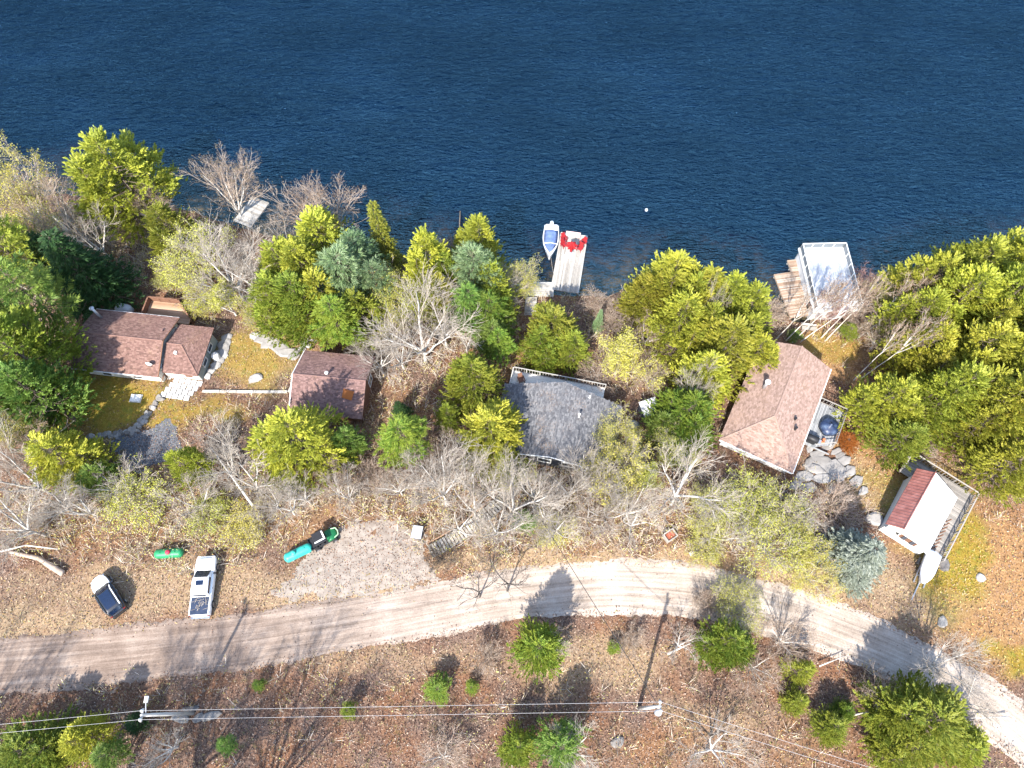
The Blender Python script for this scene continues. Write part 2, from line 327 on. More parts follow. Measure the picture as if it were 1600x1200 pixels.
# draped sheets with ragged rims
def inside(poly, x, y):
    r = np.zeros(x.shape, bool); n = len(poly)
    for i in range(n):
        (xa, ya), (xb, yb) = poly[i], poly[(i + 1) % n]
        r ^= ((ya > y) != (yb > y)) & (x < (xb - xa) * (y - ya) / (yb - ya + 1e-12) + xa)
    return r
def drape(name, px, mat, lift=.04, s=.14, rag=.3):
    poly = [G(*q)[:2] for q in px]; P = np.array(poly)
    X, Y, Fc = grid(P[:, 0].min() - 1, P[:, 0].max() + 1, P[:, 1].min() - 1, P[:, 1].max() + 1, s)
    jx = X + rag * np.sin(Y * 1.9) + rag * .7 * np.sin(X * 3.1 + Y * 2.3); jy = Y + rag * np.sin(X * 1.7 + 1) + rag * .7 * np.sin(X * 2.7 - Y * 2.9)
    jx = jx + rng.normal(0, .16, X.shape); jy = jy + rng.normal(0, .16, X.shape)
    ok = inside(poly, jx, jy)[Fc].all(1)
    return link(name, np_mesh(name, np.stack([X, Y, terrain(X, Y) + lift + .015 * np.sin(X * 3) * np.sin(Y * 3.7)], 1), Fc[ok], mat, True), kind='structure')
M['pale_gravel'] = simple('pale_gravel', [(.17, .137, .112), (.24, .2, .165), (.31, .265, .225)], 1.0, .95, bs=.25, detail=10, stretch=(1, 1.6, 1))
M['asphalt'] = simple('dark_gravel', [(.035, .036, .042), (.09, .092, .1), (.2, .2, .21)], 7, .9, bs=.7, detail=7)
M['rock'] = simple('rock', [(.12, .11, .1), (.26, .245, .23), (.42, .4, .38)], 1.6, .9, bs=.6, obj_var=.25, detail=6)
M['flagrock'] = simple('flagstone_rock', [(.11, .1, .09), (.22, .205, .19), (.34, .32, .3)], 1.3, .9, bs=.6, obj_var=.3, detail=7)
M['dark_rock'] = simple('dark_rock', [(.08, .07, .065), (.18, .165, .15), (.3, .28, .25)], 1.6, .9, bs=.6, obj_var=.3, detail=6)
drape('gravel_pad', [(425, 935), (455, 890), (500, 850), (540, 815), (590, 806), (640, 812), (665, 840), (668, 880), (690, 905), (640, 922), (540, 938)], 'pale_gravel')
drape('driveway', [(165, 690), (185, 680), (222, 668), (262, 656), (282, 668), (285, 690), (272, 722), (205, 738), (180, 715)], 'asphalt', .05)

# leaf litter, dry grass, brush: nobody could count these
def scatter(n, x0=-62, x1=64, y0=-8, y1=62):
    x = rng.uniform(x0, x1, n); y = rng.uniform(y0, y1, n); z = terrain(x, y)
    u, v = proj(x, y, z); ok = (z > WATER + .1) & (u > -60) & (u < 1660) & (v < 1260)
    x, y, z = x[ok], y[ok], z[ok]; rd = np.abs(y - np.interp(x, RDx, RDy)); return x, y, z, rd
def leaf_quads(P, D, Nn, ln, wd):
    """kites: base point, direction, a vector roughly normal to the leaf, length, width"""
    D = D / (np.linalg.norm(D, axis=1, keepdims=True) + 1e-9); S = np.cross(D, Nn); S /= np.linalg.norm(S, axis=1, keepdims=True) + 1e-9
    ln = ln[:, None]; wd = wd[:, None]
    V = np.stack([P, P + D * ln * .45 + S * wd * .5, P + D * ln, P + D * ln * .45 - S * wd * .5], 1).reshape(-1, 3)
    return V, np.arange(len(P) * 4).reshape(-1, 4)
def unit(n): v = rng.normal(size=(n, 3)); return v / np.linalg.norm(v, axis=1, keepdims=True)
def litter(name, n, mat, sel, ln, wd, up, lift=.02):
    x, y, z, rd = scatter(n); mk = masks(x, y, z); keep = rng.random(len(x)) < sel(mk, rd, x, y)
    x, y, z = x[keep], y[keep], z[keep]; k = len(x)
    D = unit(k); D[:, 2] = np.abs(D[:, 2]) * up + .05; Nn = unit(k) * .5 + np.array([0, 0, 1.0])
    V, Fq = leaf_quads(np.stack([x, y, z + lift], 1), D, Nn, rng.uniform(*ln, k), rng.uniform(*wd, k))
    return link(name, np_mesh(name, V, Fq, mat), kind='stuff')
def island_mat(name, cols, rough=.9):
    m, nt, L, p = new_mat(name); g = nt.new('ShaderNodeNewGeometry')
    L.new(ramp(nt, L, g.outputs['Random Per Island'], cols), p.inputs['Base Color']); p.inputs['Roughness'].default_value = rough; p.inputs['Specular IOR Level'].default_value = .1; return m
M['litter'] = island_mat('leaf_litter', [(.04, .026, .022), (.1, .06, .045), (.18, .105, .075), (.24, .14, .09), (.27, .19, .14), (.36, .285, .225)])
M['straw'] = island_mat('dry_grass', [(.18, .11, .055), (.33, .235, .125), (.45, .365, .23), (.26, .2, .06), (.25, .14, .07)])
M['lawn'] = island_mat('lawn_grass', [(.1, .12, .012), (.22, .19, .025), (.34, .26, .05), (.4, .3, .1)])
M['rusty'] = island_mat('rusty_grass', [(.18, .08, .03), (.33, .16, .06), (.42, .29, .14), (.36, .3, .1)])
off = lambda rd: np.clip((rd - 1.9) * 1.4, 0.02, 1)
litter('leaf_litter', 330000, 'litter', lambda m, rd, x, y: off(rd) * np.clip(1 - m[0] - .6 * m[1] - .6 * m[2], .05, 1) * .9, (.1, .24), (.06, .14), .7)
litter('dry_grass', 120000, 'straw', lambda m, rd, x, y: off(rd) * np.clip(m[1], .02, 1), (.18, .42), (.05, .09), 1.2)
litter('lawn_grass', 110000, 'lawn', lambda m, rd, x, y: off(rd) * np.clip(m[0], .006, 1), (.15, .32), (.05, .09), 1.2)
litter('rusty_grass', 90000, 'rusty', lambda m, rd, x, y: off(rd) * np.clip(m[2], .015, 1), (.16, .36), (.06, .1), 1.0)
def brush(name, n, mat, leafmat, sel, hgt, stems=16):
    x, y, z, rd = scatter(n); mk = masks(x, y, z); keep = rng.random(len(x)) < sel(mk, rd, x, y, *proj(x, y, z))
    P = np.repeat(np.stack([x, y, z], 1)[keep], stems, 0); k = len(P)
    P = P + rng.normal(0, .16, (k, 3)) * (1, 1, 0); D = unit(k) * .8; D[:, 2] = np.abs(D[:, 2]) + .55
    ln = rng.uniform(*hgt, k); V, Fq = leaf_quads(P, D, unit(k), ln, rng.uniform(.025, .045, k))
    link(name, np_mesh(name, V, Fq, mat), kind='stuff')
    j = rng.integers(0, k, int(k * 1.1)); Dn = D[j] / np.linalg.norm(D[j], axis=1, keepdims=True)
    V, Fq = leaf_quads(P[j] + Dn * (ln[j] * rng.uniform(.4, 1, len(j)))[:, None], unit(len(j)), unit(len(j)), rng.uniform(.1, .2, len(j)), rng.uniform(.07, .12, len(j)))
    link('brush_leaves', np_mesh('brush_leaves', V, Fq, leafmat), kind='stuff')
M['brush_leaf'] = island_mat('brush_leaf', [(.2, .17, .04), (.4, .35, .1), (.4, .2, .08), (.56, .52, .28), (.3, .31, .06), (.5, .46, .16)])
M['stem'] = island_mat('brush_stem', [(.26, .19, .14), (.46, .39, .31), (.62, .56, .49)])
def woods(m, rd, x, y, u, v):
    a = np.max([ell(u, v, 300, 810, 330, 75), ell(u, v, 860, 810, 560, 75), ell(u, v, 620, 560, 560, 150) * .45, ell(u, v, 750, 1110, 1100, 105) * .07, ell(u, v, 60, 380, 260, 90), ell(u, v, 1290, 500, 140, 40)*.6], 0)
    bld = np.max([ell(u, v, 540, 880, 120, 75), ell(u, v, 1250, 640, 120, 110), ell(u, v, 880, 650, 110, 70), ell(u, v, 215, 560, 130, 110), ell(u, v, 520, 600, 75, 60), ell(u, v, 230, 700, 70, 45), ell(u,v,400,560,70,60), ell(u,v,1450,790,100,110)], 0)
    return np.clip(off(rd) * a * (1 - bld) * np.clip(1 - m[0] - .7 * m[1], .1, 1), 0, 1)
M['dry_stem'] = island_mat('dry_stem', [(.09, .06, .045), (.2, .14, .105), (.32, .25, .19)])
M['dry_leaf'] = island_mat('dry_brush_leaf', [(.08, .05, .035), (.17, .1, .065), (.24, .19, .08), (.12, .12, .035), (.3, .22, .15)])
def south(m, rd, x, y, u, v): return np.clip(off(rd) * (ell(u, v, 800, 1140, 1200, 110) * (.25 + .35 * (np.sin(x * .35 + np.sin(y * .6)) > .2))), 0, 1)
brush('dry_brush', 12000, 'dry_stem', 'dry_leaf', south, (.4, 1.2), 9)
brush('undergrowth', 21000, 'stem', 'brush_leaf', woods, (.5, 1.9), 13)
# ------------------------------------------------------------------ tree builders (each returns trunk mesh, crown mesh)
def tubes_np(seg, n=3):
    """seg rows: p0(3) p1(3) r0 r1 -> open tubes"""
    S = np.asarray(seg, float); p0, p1, r0, r1 = S[:, :3], S[:, 3:6], S[:, 6:7], S[:, 7:8]
    d = p1 - p0; d /= np.linalg.norm(d, axis=1, keepdims=True) + 1e-9
    ref = np.where(np.abs(d[:, 2:3]) < .8, np.array([[0, 0, 1.]]), np.array([[1., 0, 0]])); u = np.cross(d, ref); u /= np.linalg.norm(u, axis=1, keepdims=True); w = np.cross(d, u)
    ring = []
    for p, r in ((p0, r0), (p1, r1)):
        for i in range(n):
            a = 2 * math.pi * i / n; ring.append(p + (u * math.cos(a) + w * math.sin(a)) * r)
    V = np.stack(ring, 1).reshape(-1, 3); b = np.arange(len(S))[:, None] * 2 * n
    Fq = np.concatenate([b + np.array([[i, (i + 1) % n, n + (i + 1) % n, n + i]]) for i in range(n)], 0)
    return V, Fq
def np_join(*parts):
    V = []; Fq = []; o = 0
    for v, f in parts: V.append(v); Fq.append(f + o); o += len(v)
    return np.concatenate(V), np.concatenate(Fq)
def nrm(v): return v / (np.linalg.norm(v, axis=-1, keepdims=True) + 1e-9)
def plumes(P, A, n, ln, leaf, wid, splay):
    """n leaves per plume: base P, axis A (unit), plume length ln"""
    k = len(P); P = np.repeat(P, n, 0); A = np.repeat(A, n, 0); ln = np.repeat(ln, n)
    t = rng.random(k * n) ** .8; rad = unit(k * n); rad = nrm(rad - A * (rad * A).sum(1, keepdims=True))
    D = nrm(A + rad * (splay * (1.15 - t * .8))[:, None]); B = P + A * (t * ln)[:, None] + rad * (.1 * ln * (1 - t))[:, None]
    return leaf_quads(B, D, nrm(np.array([[0, -.25, 1.1]]) + .5 * rad + .6 * unit(k * n)), rng.uniform(leaf * .7, leaf * 1.3, k * n), rng.uniform(wid * .7, wid * 1.3, k * n))
def conifer(seed, H, Rm, kind):
    global rng
    rng = np.random.default_rng(seed)
    seg = []; P = []; A = []; LN = []; BG = []
    leaders = [(0, 0, H, Rm)]
    if kind == 'cedar':
        for i in range(rng.integers(1, 4)):
            a = rng.uniform(0, 6.28); q = rng.uniform(.3, .55) * Rm; leaders.append((q * math.cos(a), q * math.sin(a), H * rng.uniform(.68, .9), Rm * rng.uniform(.5, .7)))
    for li, (lx, ly, h, rm) in enumerate(leaders):
        n = int({'cedar': 84, 'pine': 70, 'spruce': 150}[kind] * (1 if li == 0 else .5))
        z0 = {'cedar': .1, 'pine': .22, 'spruce': .06}[kind]
        pts = [np.array([lx * min(1, t * 2.2), ly * min(1, t * 2.2), h * t]) + rng.normal(0, .05, 3) * (t > 0) for t in np.linspace(0, 1, 8)]
        for i, (a, b) in enumerate(zip(pts[:-1], pts[1:])): seg.append([*a, *b, .2 * H / 12 * (1 - i / 7.5), .2 * H / 12 * (1 - (i + 1) / 7.5)])
        ga = rng.uniform(0, 6.28)
        for i in range(n):
            t = z0 + (1 - z0) * ((i + rng.random()) / n) ** .9
            if kind == 'pine': t = z0 + (1 - z0) * (round(t * 11) / 11 + rng.normal(0, .012)); t = min(.99, max(z0, t))
            if kind == 'cedar': rr = rm * (1 - t) ** .8 * min(1, (t / .2) ** .5) * 1.12 + .15
            elif kind == 'pine': rr = rm * ((1 - t) ** .62) * min(1, .45 + t * 1.5) + .2
            else: rr = rm * (1 - t) ** .95 + .12
            rr *= rng.uniform(.62, 1.18); az = ga + i * 2.39996 + rng.normal(0, .55)
            o = np.array([math.cos(az), math.sin(az), 0]); sd = np.array([-o[1], o[0], 0])
            rise = {'cedar': .35 * t + .02, 'pine': .1 + .55 * t * t, 'spruce': -.18 + .5 * t * t}[kind]
            base = np.array([lx * min(1, t * 2.2), ly * min(1, t * 2.2), h * t])
            tip = base + o * rr + np.array([0, 0, rr * rise]); seg.append([*base, *(base + (tip - base) * .85), .05 * rr / 3, .012])
            if kind == 'cedar':
                for j in range(int(6 + rr * 2.4)):
                    s = rng.uniform(.45, 1.02); lat = rng.normal(0, .09 * rr + .12) * (1.5 - .5 * s)
                    P.append(base + (tip - base) * s + sd * lat + np.array([0, 0, .1 * s + rng.normal(0, .1)]))
                    A.append(o * rng.uniform(.5, .9) + sd * lat * .5 + np.array([0, 0, rng.uniform(.2, .8)]) + rng.normal(0, .14, 3)); LN.append(rng.uniform(.55, 1.1)); BG.append(len(seg))
                continue
            m = max(3, int(rr * {'pine': 3.6, 'spruce': 5.0}[kind]))
            for s in np.linspace({'pine': .3, 'spruce': .15}[kind], 1, m):
                for side in ((0,) if s > .97 else (-1, 1)):
                    lat = side * rr * .3 * (1.05 - s) * rng.uniform(.5, 1.2) + side * .12
                    p = base + (tip - base) * s + sd * lat + np.array([0, 0, rng.normal(0, .1)])
                    if kind == 'pine': ax = o * .7 + sd * side * .5 + np.array([0, 0, rng.uniform(.1, .5)]) + rng.normal(0, .15, 3); l = rng.uniform(.3, .6)
                    else: ax = o * .8 + sd * side * .75 + np.array([0, 0, -.05]) + rng.normal(0, .12, 3); l = rng.uniform(.35, .6)
                    P.append(p); A.append(ax); LN.append(l); BG.append(len(seg))
        P.append(np.array([lx, ly, h - .5])); A.append(np.array([0, 0, 1.])); LN.append(1.1); BG.append(0)
    P = np.array(P); A = nrm(np.array(A)); LN = np.array(LN)
    if kind == 'cedar': V, Fq = plumes(P, A, 19, LN, .27, .11, .6)
    elif kind == 'pine': V, Fq = plumes(P, A, 12, LN, .42, .075, 1.0)
    else: V, Fq = plumes(P, A, 7, LN, .34, .11, .8)
    cm = np_mesh('crown', V, Fq, 'cedar'); bv = rng.random(max(BG) + 2)[np.array(BG)]
    cm.attributes.new('bough', 'FLOAT', 'POINT').data.foreach_set('value', np.repeat(bv, len(V) // len(P)).astype(np.float32))
    return np_mesh('trunk', *tubes_np(seg, 5), 'brown_bark'), cm
def bare(seed, H, Rm, stems=1, fork=.25, lean=0, fine=1.0, limbs=5, thick_=.82, wig=.05):
    """branch skeleton; returns (trunk+limb segments, twig segments, twig tips)"""
    global rng
    rng = np.random.default_rng(seed)
    thick = []; thin = []; tips = []
    def grow(p, d, ln, r, lev, nseg):
        pts = [p]; dd = d
        for i in range(nseg):
            dd = nrm(dd + rng.normal(0, wig + .045 * lev, 3) + np.array([0, 0, .06])); q = pts[-1] + dd * ln / nseg
            r0 = r * (1 - i / nseg * .75); r1 = r * (1 - (i + 1) / nseg * .75)
            (thick if lev < 2 else thin).append([*pts[-1], *q, max(r0, .028 - .0045 * lev), max(r1, .022 - .0035 * lev)]); pts.append(q)
        return pts, dd
    def side(d, ang):
        v = rng.normal(size=3); v = nrm(v - d * (v @ d)); return nrm(d * math.cos(ang) + v * math.sin(ang))
    def branch(p, d, ln, r, lev):
        pts, dd = grow(p, d, ln, r, lev, 4 if lev < 2 else 3 if lev == 2 else 2)
        if lev >= 4: tips.append(pts[-1]); tips.append((pts[-1] + pts[-2]) / 2); return
        n = int({0: limbs, 1: 6, 2: 6 * fine, 3: 4 * fine}[lev])
        for k in range(n):
            f = rng.uniform(.22, 1) if lev else rng.uniform(.0, 1); x = f * (len(pts) - 1); i = min(int(x), len(pts) - 2); q = pts[i] + (pts[i + 1] - pts[i]) * (x - i)
            branch(q, side(nrm(pts[i + 1] - pts[i]), rng.uniform(.32, .78)), ln * rng.uniform(.45, .72) * (1.15 - .4 * f), r * (1 - .7 * f) * .6, lev + 1)
        tips.append(pts[-1])
    for s in range(stems):
        a = rng.uniform(0, 6.28) if stems > 1 else 0
        d = nrm(np.array([math.cos(a) * (.35 if stems > 1 else 0) + lean, math.sin(a) * (.35 if stems > 1 else 0), 1.])); b = np.array([math.cos(a), math.sin(a), 0]) * (.15 if stems > 1 else 0)
        r = .024 * H / math.sqrt(stems) * thick_
        pts, dd = grow(b, d, H * fork, r, 0, 3)
        pts[0][2] -= .3
        for k in range(limbs):
            a2 = k * 6.28 / limbs + rng.uniform(-.4, .4); o = np.array([math.cos(a2), math.sin(a2), 0])
            q = pts[-1] if k < 3 else pts[-1] + (pts[-2] - pts[-1]) * rng.random()
            branch(q, nrm(dd + o * rng.uniform(.35, .8)), H * (1 - fork) * rng.uniform(.65, .95), r * .6, 1)
    T = np.array(thick); N = np.array(thin); tp = np.array(tips)
    hz = max(N[:, 5].max(), 1); rx = np.percentile(np.hypot(N[:, 3], N[:, 4]), 96)
    for Q in (T, N):
        Q[:, [2, 5]] *= H / hz; Q[:, [0, 1, 3, 4]] *= Rm / rx
    tp = tp * np.array([Rm / rx, Rm / rx, H / hz])
    return T, N, tp
def bare_mesh(seed, H, Rm, bark='bark', twig='twig', leaves=0, leaf='buds', lsize=.15, **kw):
    T, N, tp = bare(seed, H, Rm, **kw)
    tm = np_mesh('trunk', *tubes_np(T, 5), bark, True); tw = np_mesh('branches', *tubes_np(N, 3), twig); lf = None
    if leaves:
        j = rng.integers(0, len(tp), leaves); P = tp[j] + rng.normal(0, .16, (leaves, 3)); D = unit(leaves); D[:, 2] += .3
        lf = np_mesh('leaves', *leaf_quads(P, D, unit(leaves), rng.uniform(lsize * .7, lsize * 1.4, leaves), rng.uniform(lsize * .5, lsize * .9, leaves)), leaf)
    return tm, tw, lf
BANK = {}
for k in range(4): BANK['cedar', k] = conifer(100 + k, 12, 4.4, 'cedar')
for k in range(3): BANK['pine', k] = conifer(200 + k, 12, 4.0, 'pine')
for k in range(2): BANK['spruce', k] = conifer(300 + k, 12, 3.4, 'spruce')
for k in range(5): BANK['bare', k] = bare_mesh(400 + k, 11, 4.6, limbs=5 + k % 2, fork=(.2, .3, .16, .25, .35)[k])
for k in range(3): BANK['brown', k] = bare_mesh(450 + k, 10, 4.4, 'bark', 'brown_twig', 2600, 'brown_buds', .11, fork=.18, limbs=6)
for k in range(4): BANK['bud', k] = bare_mesh(500 + k, 9, 4.2, 'bark', 'twig', 9000, 'buds', .125, fork=.15, limbs=6, stems=1 + k % 2)
for k in range(3): BANK['birch', k] = bare_mesh(600 + k, 10, 2.2, 'birch_bark', 'brown_twig', 700, 'brown_buds', .1, fork=.55, limbs=4, lean=.1, thick_=.34, fine=.62)
for k in range(3): BANK['bush', k] = bare_mesh(700 + k, 3.6, 3.0, 'brown_twig', 'brown_twig', 1200, 'brown_buds', .1, fork=.08, limbs=4, stems=4, fine=.8)
for k in range(2): BANK['budbush', k] = bare_mesh(750 + k, 3.4, 2.8, 'brown_twig', 'twig', 5500, 'buds', .12, fork=.08, limbs=4, stems=4, fine=.8)
for k in range(2): BANK['snag', k] = bare_mesh(800 + k, 9, 3.6, limbs=4, fork=.4, fine=.5, thick_=.6)
BANK['redbush', 0] = bare_mesh(770, 4.5, 2.6, 'red_twig', 'red_twig', 900, 'red_buds', .09, fork=.1, limbs=4, stems=4, fine=.8)
rng = np.random.default_rng(99)
SIZE = {'cedar': (12, 4.4), 'pine': (12, 4.0), 'spruce': (12, 3.4), 'bare': (11, 4.6), 'brown': (10, 4.4), 'bud': (9, 4.2), 'birch': (10, 2.2), 'snag': (9, 3.6), 'bush': (3.6, 3.0), 'budbush': (3.4, 2.8), 'redbush': (4.5, 2.6)}
NAMES = {'cedar': ('cedar_tree', 'tree'), 'pine': ('pine_tree', 'tree'), 'spruce': ('spruce_tree', 'tree'), 'bare': ('bare_tree', 'tree'), 'snag': ('bare_tree', 'tree'), 'brown': ('bare_tree', 'tree'), 'bud': ('budding_tree', 'tree'),
         'birch': ('birch_tree', 'tree'), 'bush': ('bare_bush', 'bush'), 'budbush': ('budding_bush', 'bush'), 'redbush': ('reddish_bush', 'bush')}
TREE_N = {}
def tree(kind, px, py, h, r, label, mat=None, frac=None, group=None, name=None, twig=None, cat=None, leanv=None):
    """px, py: where the middle of the crown (frac of the height) is seen; the trunk stands on the ground below it"""
    ks = [k for k in BANK if k[0] == kind]; i = TREE_N.get(kind, 0); TREE_N[kind] = i + 1; ms = BANK[ks[i % len(ks)]]
    if frac is None: frac = .55
    if kind in ('bare', 'bud', 'brown'): r *= 1.14; h *= 1.06
    if kind in ('cedar', 'pine') and 425 < px < 790 and 370 < py < 530: r *= 1.22; h *= 1.06
    p = G(px, py, frac * h); H0, R0 = SIZE[kind]; base = (p.x, p.y, tz(p.x, p.y) - .05)
    nm, c0 = NAMES[kind]
    o = thing(name or nm, label, cat or c0, base, (i * 2.4) % 6.28, group); o.scale = (r / R0, r / R0, h / H0)
    if leanv: o.rotation_euler = (R(leanv[0]), R(leanv[1]), 0)
    for mesh, pn in zip(ms, ('trunk', 'crown', 'leaves')):
        if mesh is None: continue
        if pn == 'crown' and mesh.name.startswith('branches'): pn = 'branches'
        c = link(pn, mesh, o)
        if kind == 'snag' and pn == 'branches': c['kind'] = 'stuff'
        m2 = mat if (pn in ('crown', 'leaves')) else (twig if pn == 'branches' or (twig and 'dark' in twig) else None)
        if m2: c.material_slots[0].link = 'OBJECT'; c.material_slots[0].material = M[m2]
    return o
# ------------------------------------------------------------------ every tree and bush: kind, pixel of its crown, height, crown radius, label
T = tree
# upper left shore
T('cedar', 190, 278, 14, 6.2, 'tall yellow green conifer furthest out over the lake on the upper left shore', 'cedar', name='hemlock_tree')
T('bud', 20, 305, 12, 5.0, 'pale budding tree cut by the left edge beside the water', None); T('brown', 75, 325, 12, 5.0, 'brown twigged tree by the lake just left of the tall yellow conifer')
T('bud', 45, 375, 10, 4.4, 'pale leaning tree above the dark fir near the left edge'); T('bare', 135, 360, 10, 3.6, 'white limbed bare tree in front of the tall yellow shore conifer')
T('bud', 5, 420, 9, 3.5, 'budding tree at the left edge above the big pine'); T('cedar', 266, 362, 9, 3.9, 'rounded bright green conifer below right of the tall yellow shore conifer', 'cedar_green')
T('brown', 346, 284, 12, 4.3, 'bare tree with brown tipped crown standing left of the small slanted dock', frac=.62)
T('brown', 500, 318, 13, 5.0, 'bare tree with pinkish brown crown standing right of the small slanted dock', frac=.62)
T('brown', 230, 320, 7, 3.2, 'small brown twigged tree between the yellow conifer and the shore'); T('bush', 195, 365, 3, 2.4, 'brown bush on the shore below the tall yellow conifer')
T('bare', 405, 408, 7.5, 3.0, 'many stemmed white tree right behind the small slanted dock', frac=.5); T('bare', 440, 360, 8, 3.0, 'slim bare tree between the slanted dock and the pinkish brown tree')
T('bare', 350, 420, 12, 5.4, 'large pale deciduous tree leaning over the yard of the left cottage', frac=.55); T('bud', 305, 405, 9, 4.0, 'yellow budding tree above the brown deck of the left cottage')
T('bare', 405, 440, 11, 4.4, 'pale tree with its thick trunk foot above the brown garage', frac=.5); T('budbush', 318, 470, 3.2, 2.4, 'pale straggly bush right of the brown deck')
T('budbush', 262, 432, 3, 1.9, 'yellow green bush behind the brown deck of the left cottage')
T('spruce', 122, 418, 13, 4.8, 'dark green fir behind the left cottage', 'fir', name='fir_tree'); T('spruce', 80, 405, 10, 3.6, 'smaller dark fir touching the left side of the fir behind the cottage', 'fir', name='fir_tree')
T('pine', 20, 400, 15, 4.6, 'soft light green pine at the left edge above the others', 'cedar_green'); T('pine', 62, 475, 15, 5.0, 'large light green pine with layered boughs left of the cottage chimney', 'pine')
T('cedar', 40, 560, 14, 5.4, 'dark green broad conifer left of the left cottage roof', 'cedar_green', name='hemlock_tree'); T('cedar', 62, 620, 12, 4.2, 'dark conifer at the lower left corner of the golden lawn', 'pine', name='hemlock_tree')
T('cedar', 8, 620, 13, 4.0, 'dark green conifer cut by the left edge level with the golden lawn', 'pine', name='hemlock_tree'); T('pine', 0, 510, 14, 4.0, 'light green pine cut by the left edge level with the cottage roof', 'pine')
# centre shore
T('spruce', 596, 372, 13, 2.3, 'narrow pointed spruce rising alone against the water', 'cedar_green', frac=.5); T('bare', 590, 400, 6, 1.6, 'grey dead twigs on the side of the narrow pointed spruce')
T('cedar', 505, 385, 11, 4.0, 'yellow green cedar just left of the narrow pointed spruce', 'cedar'); T('cedar', 445, 425, 10, 3.6, 'yellow green cedar above the rock edge of the cottage yard', 'cedar')
T('cedar', 470, 475, 10, 3.8, 'olive cedar above the left end of the brown garage', 'cedar_green'); T('pine', 540, 440, 11, 4.0, 'blue green pine right of the olive cedar', 'blue_pine'); T('pine', 560, 410, 10, 3.2, 'blue green pine below the narrow pointed spruce', 'blue_pine')
T('pine', 528, 505, 9, 3.4, 'light green pine overhanging the back of the brown garage roof', 'bright'); T('bud', 612, 470, 8, 3.4, 'pale beige budding tree between the blue green pine and the big white tree')
T('cedar', 672, 420, 13, 3.0, 'tall pointed yellow cedar left of the pale green pine by the lake', 'cedar'); T('cedar', 690, 470, 9, 2.6, 'shorter yellow cedar in front of the tall pointed yellow cedar', 'cedar')
T('cedar', 750, 395, 12, 3.0, 'yellow tipped cedar behind the pale green pine by the lake', 'cedar'); T('pine', 742, 440, 12, 3.6, 'pale blue green pine by the lake left of the main dock', 'blue_pine'); T('pine', 765, 500, 9, 3.0, 'green pine right of the big white bare tree', 'bright')
T('bush', 705, 385, 4, 1.8, 'brown bush between the two pointed cedars at the water'); T('brown', 705, 410, 7, 1.8, 'thin brown tree between the two pointed cedars at the water')
T('bare', 655, 520, 12, 5.6, 'big white bare tree spreading between the brown garage and the round cedar', frac=.55); T('bare', 620, 540, 10, 3.6, 'white bare tree leaning left behind the brown garage', frac=.55); T('bare', 690, 500, 11, 4.4, 'white bare tree right behind the big spreading one')
T('cedar', 740, 598, 10, 3.5, 'round olive cedar left of the grey roof', 'cedar_green'); T('cedar', 768, 682, 9.5, 4.3, 'olive yellow cedar overlapping the lower left of the grey roof', 'cedar')
T('bud', 806, 440, 7, 2.4, 'half bare tree left of the main dock'); T('bare', 800, 455, 7, 2.8, 'pale bare tree left of the wooden shore landing')
T('cedar', 864, 518, 8, 4.0, 'green cedar at the foot of the main dock', 'cedar_green'); T('cedar', 845, 540, 7, 2.8, 'green conifer on the lake side of the grey roof', 'bright', name='hemlock_tree'); T('pine', 780, 545, 8, 2.4, 'green pine at the left end of the pale deck', 'bright')
T('bush', 928, 472, 3.5, 2.2, 'brown bush on the shore right of the main dock'); T('bush', 968, 495, 5, 3.0, 'brown twiggy bush left of the big yellow conifers'); T('spruce', 936, 500, 5, .8, 'tiny narrow pale green spruce beside the brown bush', 'blue_pine')
T('bud', 968, 560, 7, 4.2, 'wide olive budding tree right of the grey roof peak'); T('brown', 935, 575, 5, 2.6, 'brown twiggy tree at the top right of the grey roof'); T('brown', 1010, 520, 6, 3.0, 'brown bare tree left of the yellow conifers')
for a in [(1045, 448, 12, 4.8, 'tall yellow conifer at the lake edge left of its grove above the pink roof'), (1095, 470, 12, 4.2, 'yellow conifer in the middle of the grove above the pink roof'), (1130, 482, 13, 3.2, 'pointed yellow conifer standing highest in the grove above the pink roof'),
          (1165, 490, 11, 3.6, 'yellow conifer on the right of the grove beside the birches'), (1015, 470, 10, 3.6, 'yellow conifer at the left fringe of the grove by the brown bushes'), (1060, 510, 12, 4.2, 'yellow green conifer in the heart of the grove above the pink roof'),
          (1130, 550, 12, 4.6, 'yellow conifer overhanging the left corner of the pink roof'), (1180, 555, 8, 2.8, 'small yellow conifer touching the top of the pink roof'), (1095, 590, 10, 3.6, 'yellow conifer between the grey and pink roofs')]: T('cedar', *a, 'cedar', name='hemlock_tree')
T('bare', 1118, 485, 14.5, 1.4, 'dead grey snag among the yellow conifers above the pink roof', twig='twig'); T('bare', 1085, 605, 11, 2.0, 'dead grey branches caught in the conifer between the roofs')
T('cedar', 1072, 650, 9, 3.8, 'green conifer left of the pink roof', 'bright', name='hemlock_tree'); T('cedar', 1035, 668, 6, 2.4, 'low green conifer beside the orange shrub', 'pine', name='hemlock_tree')
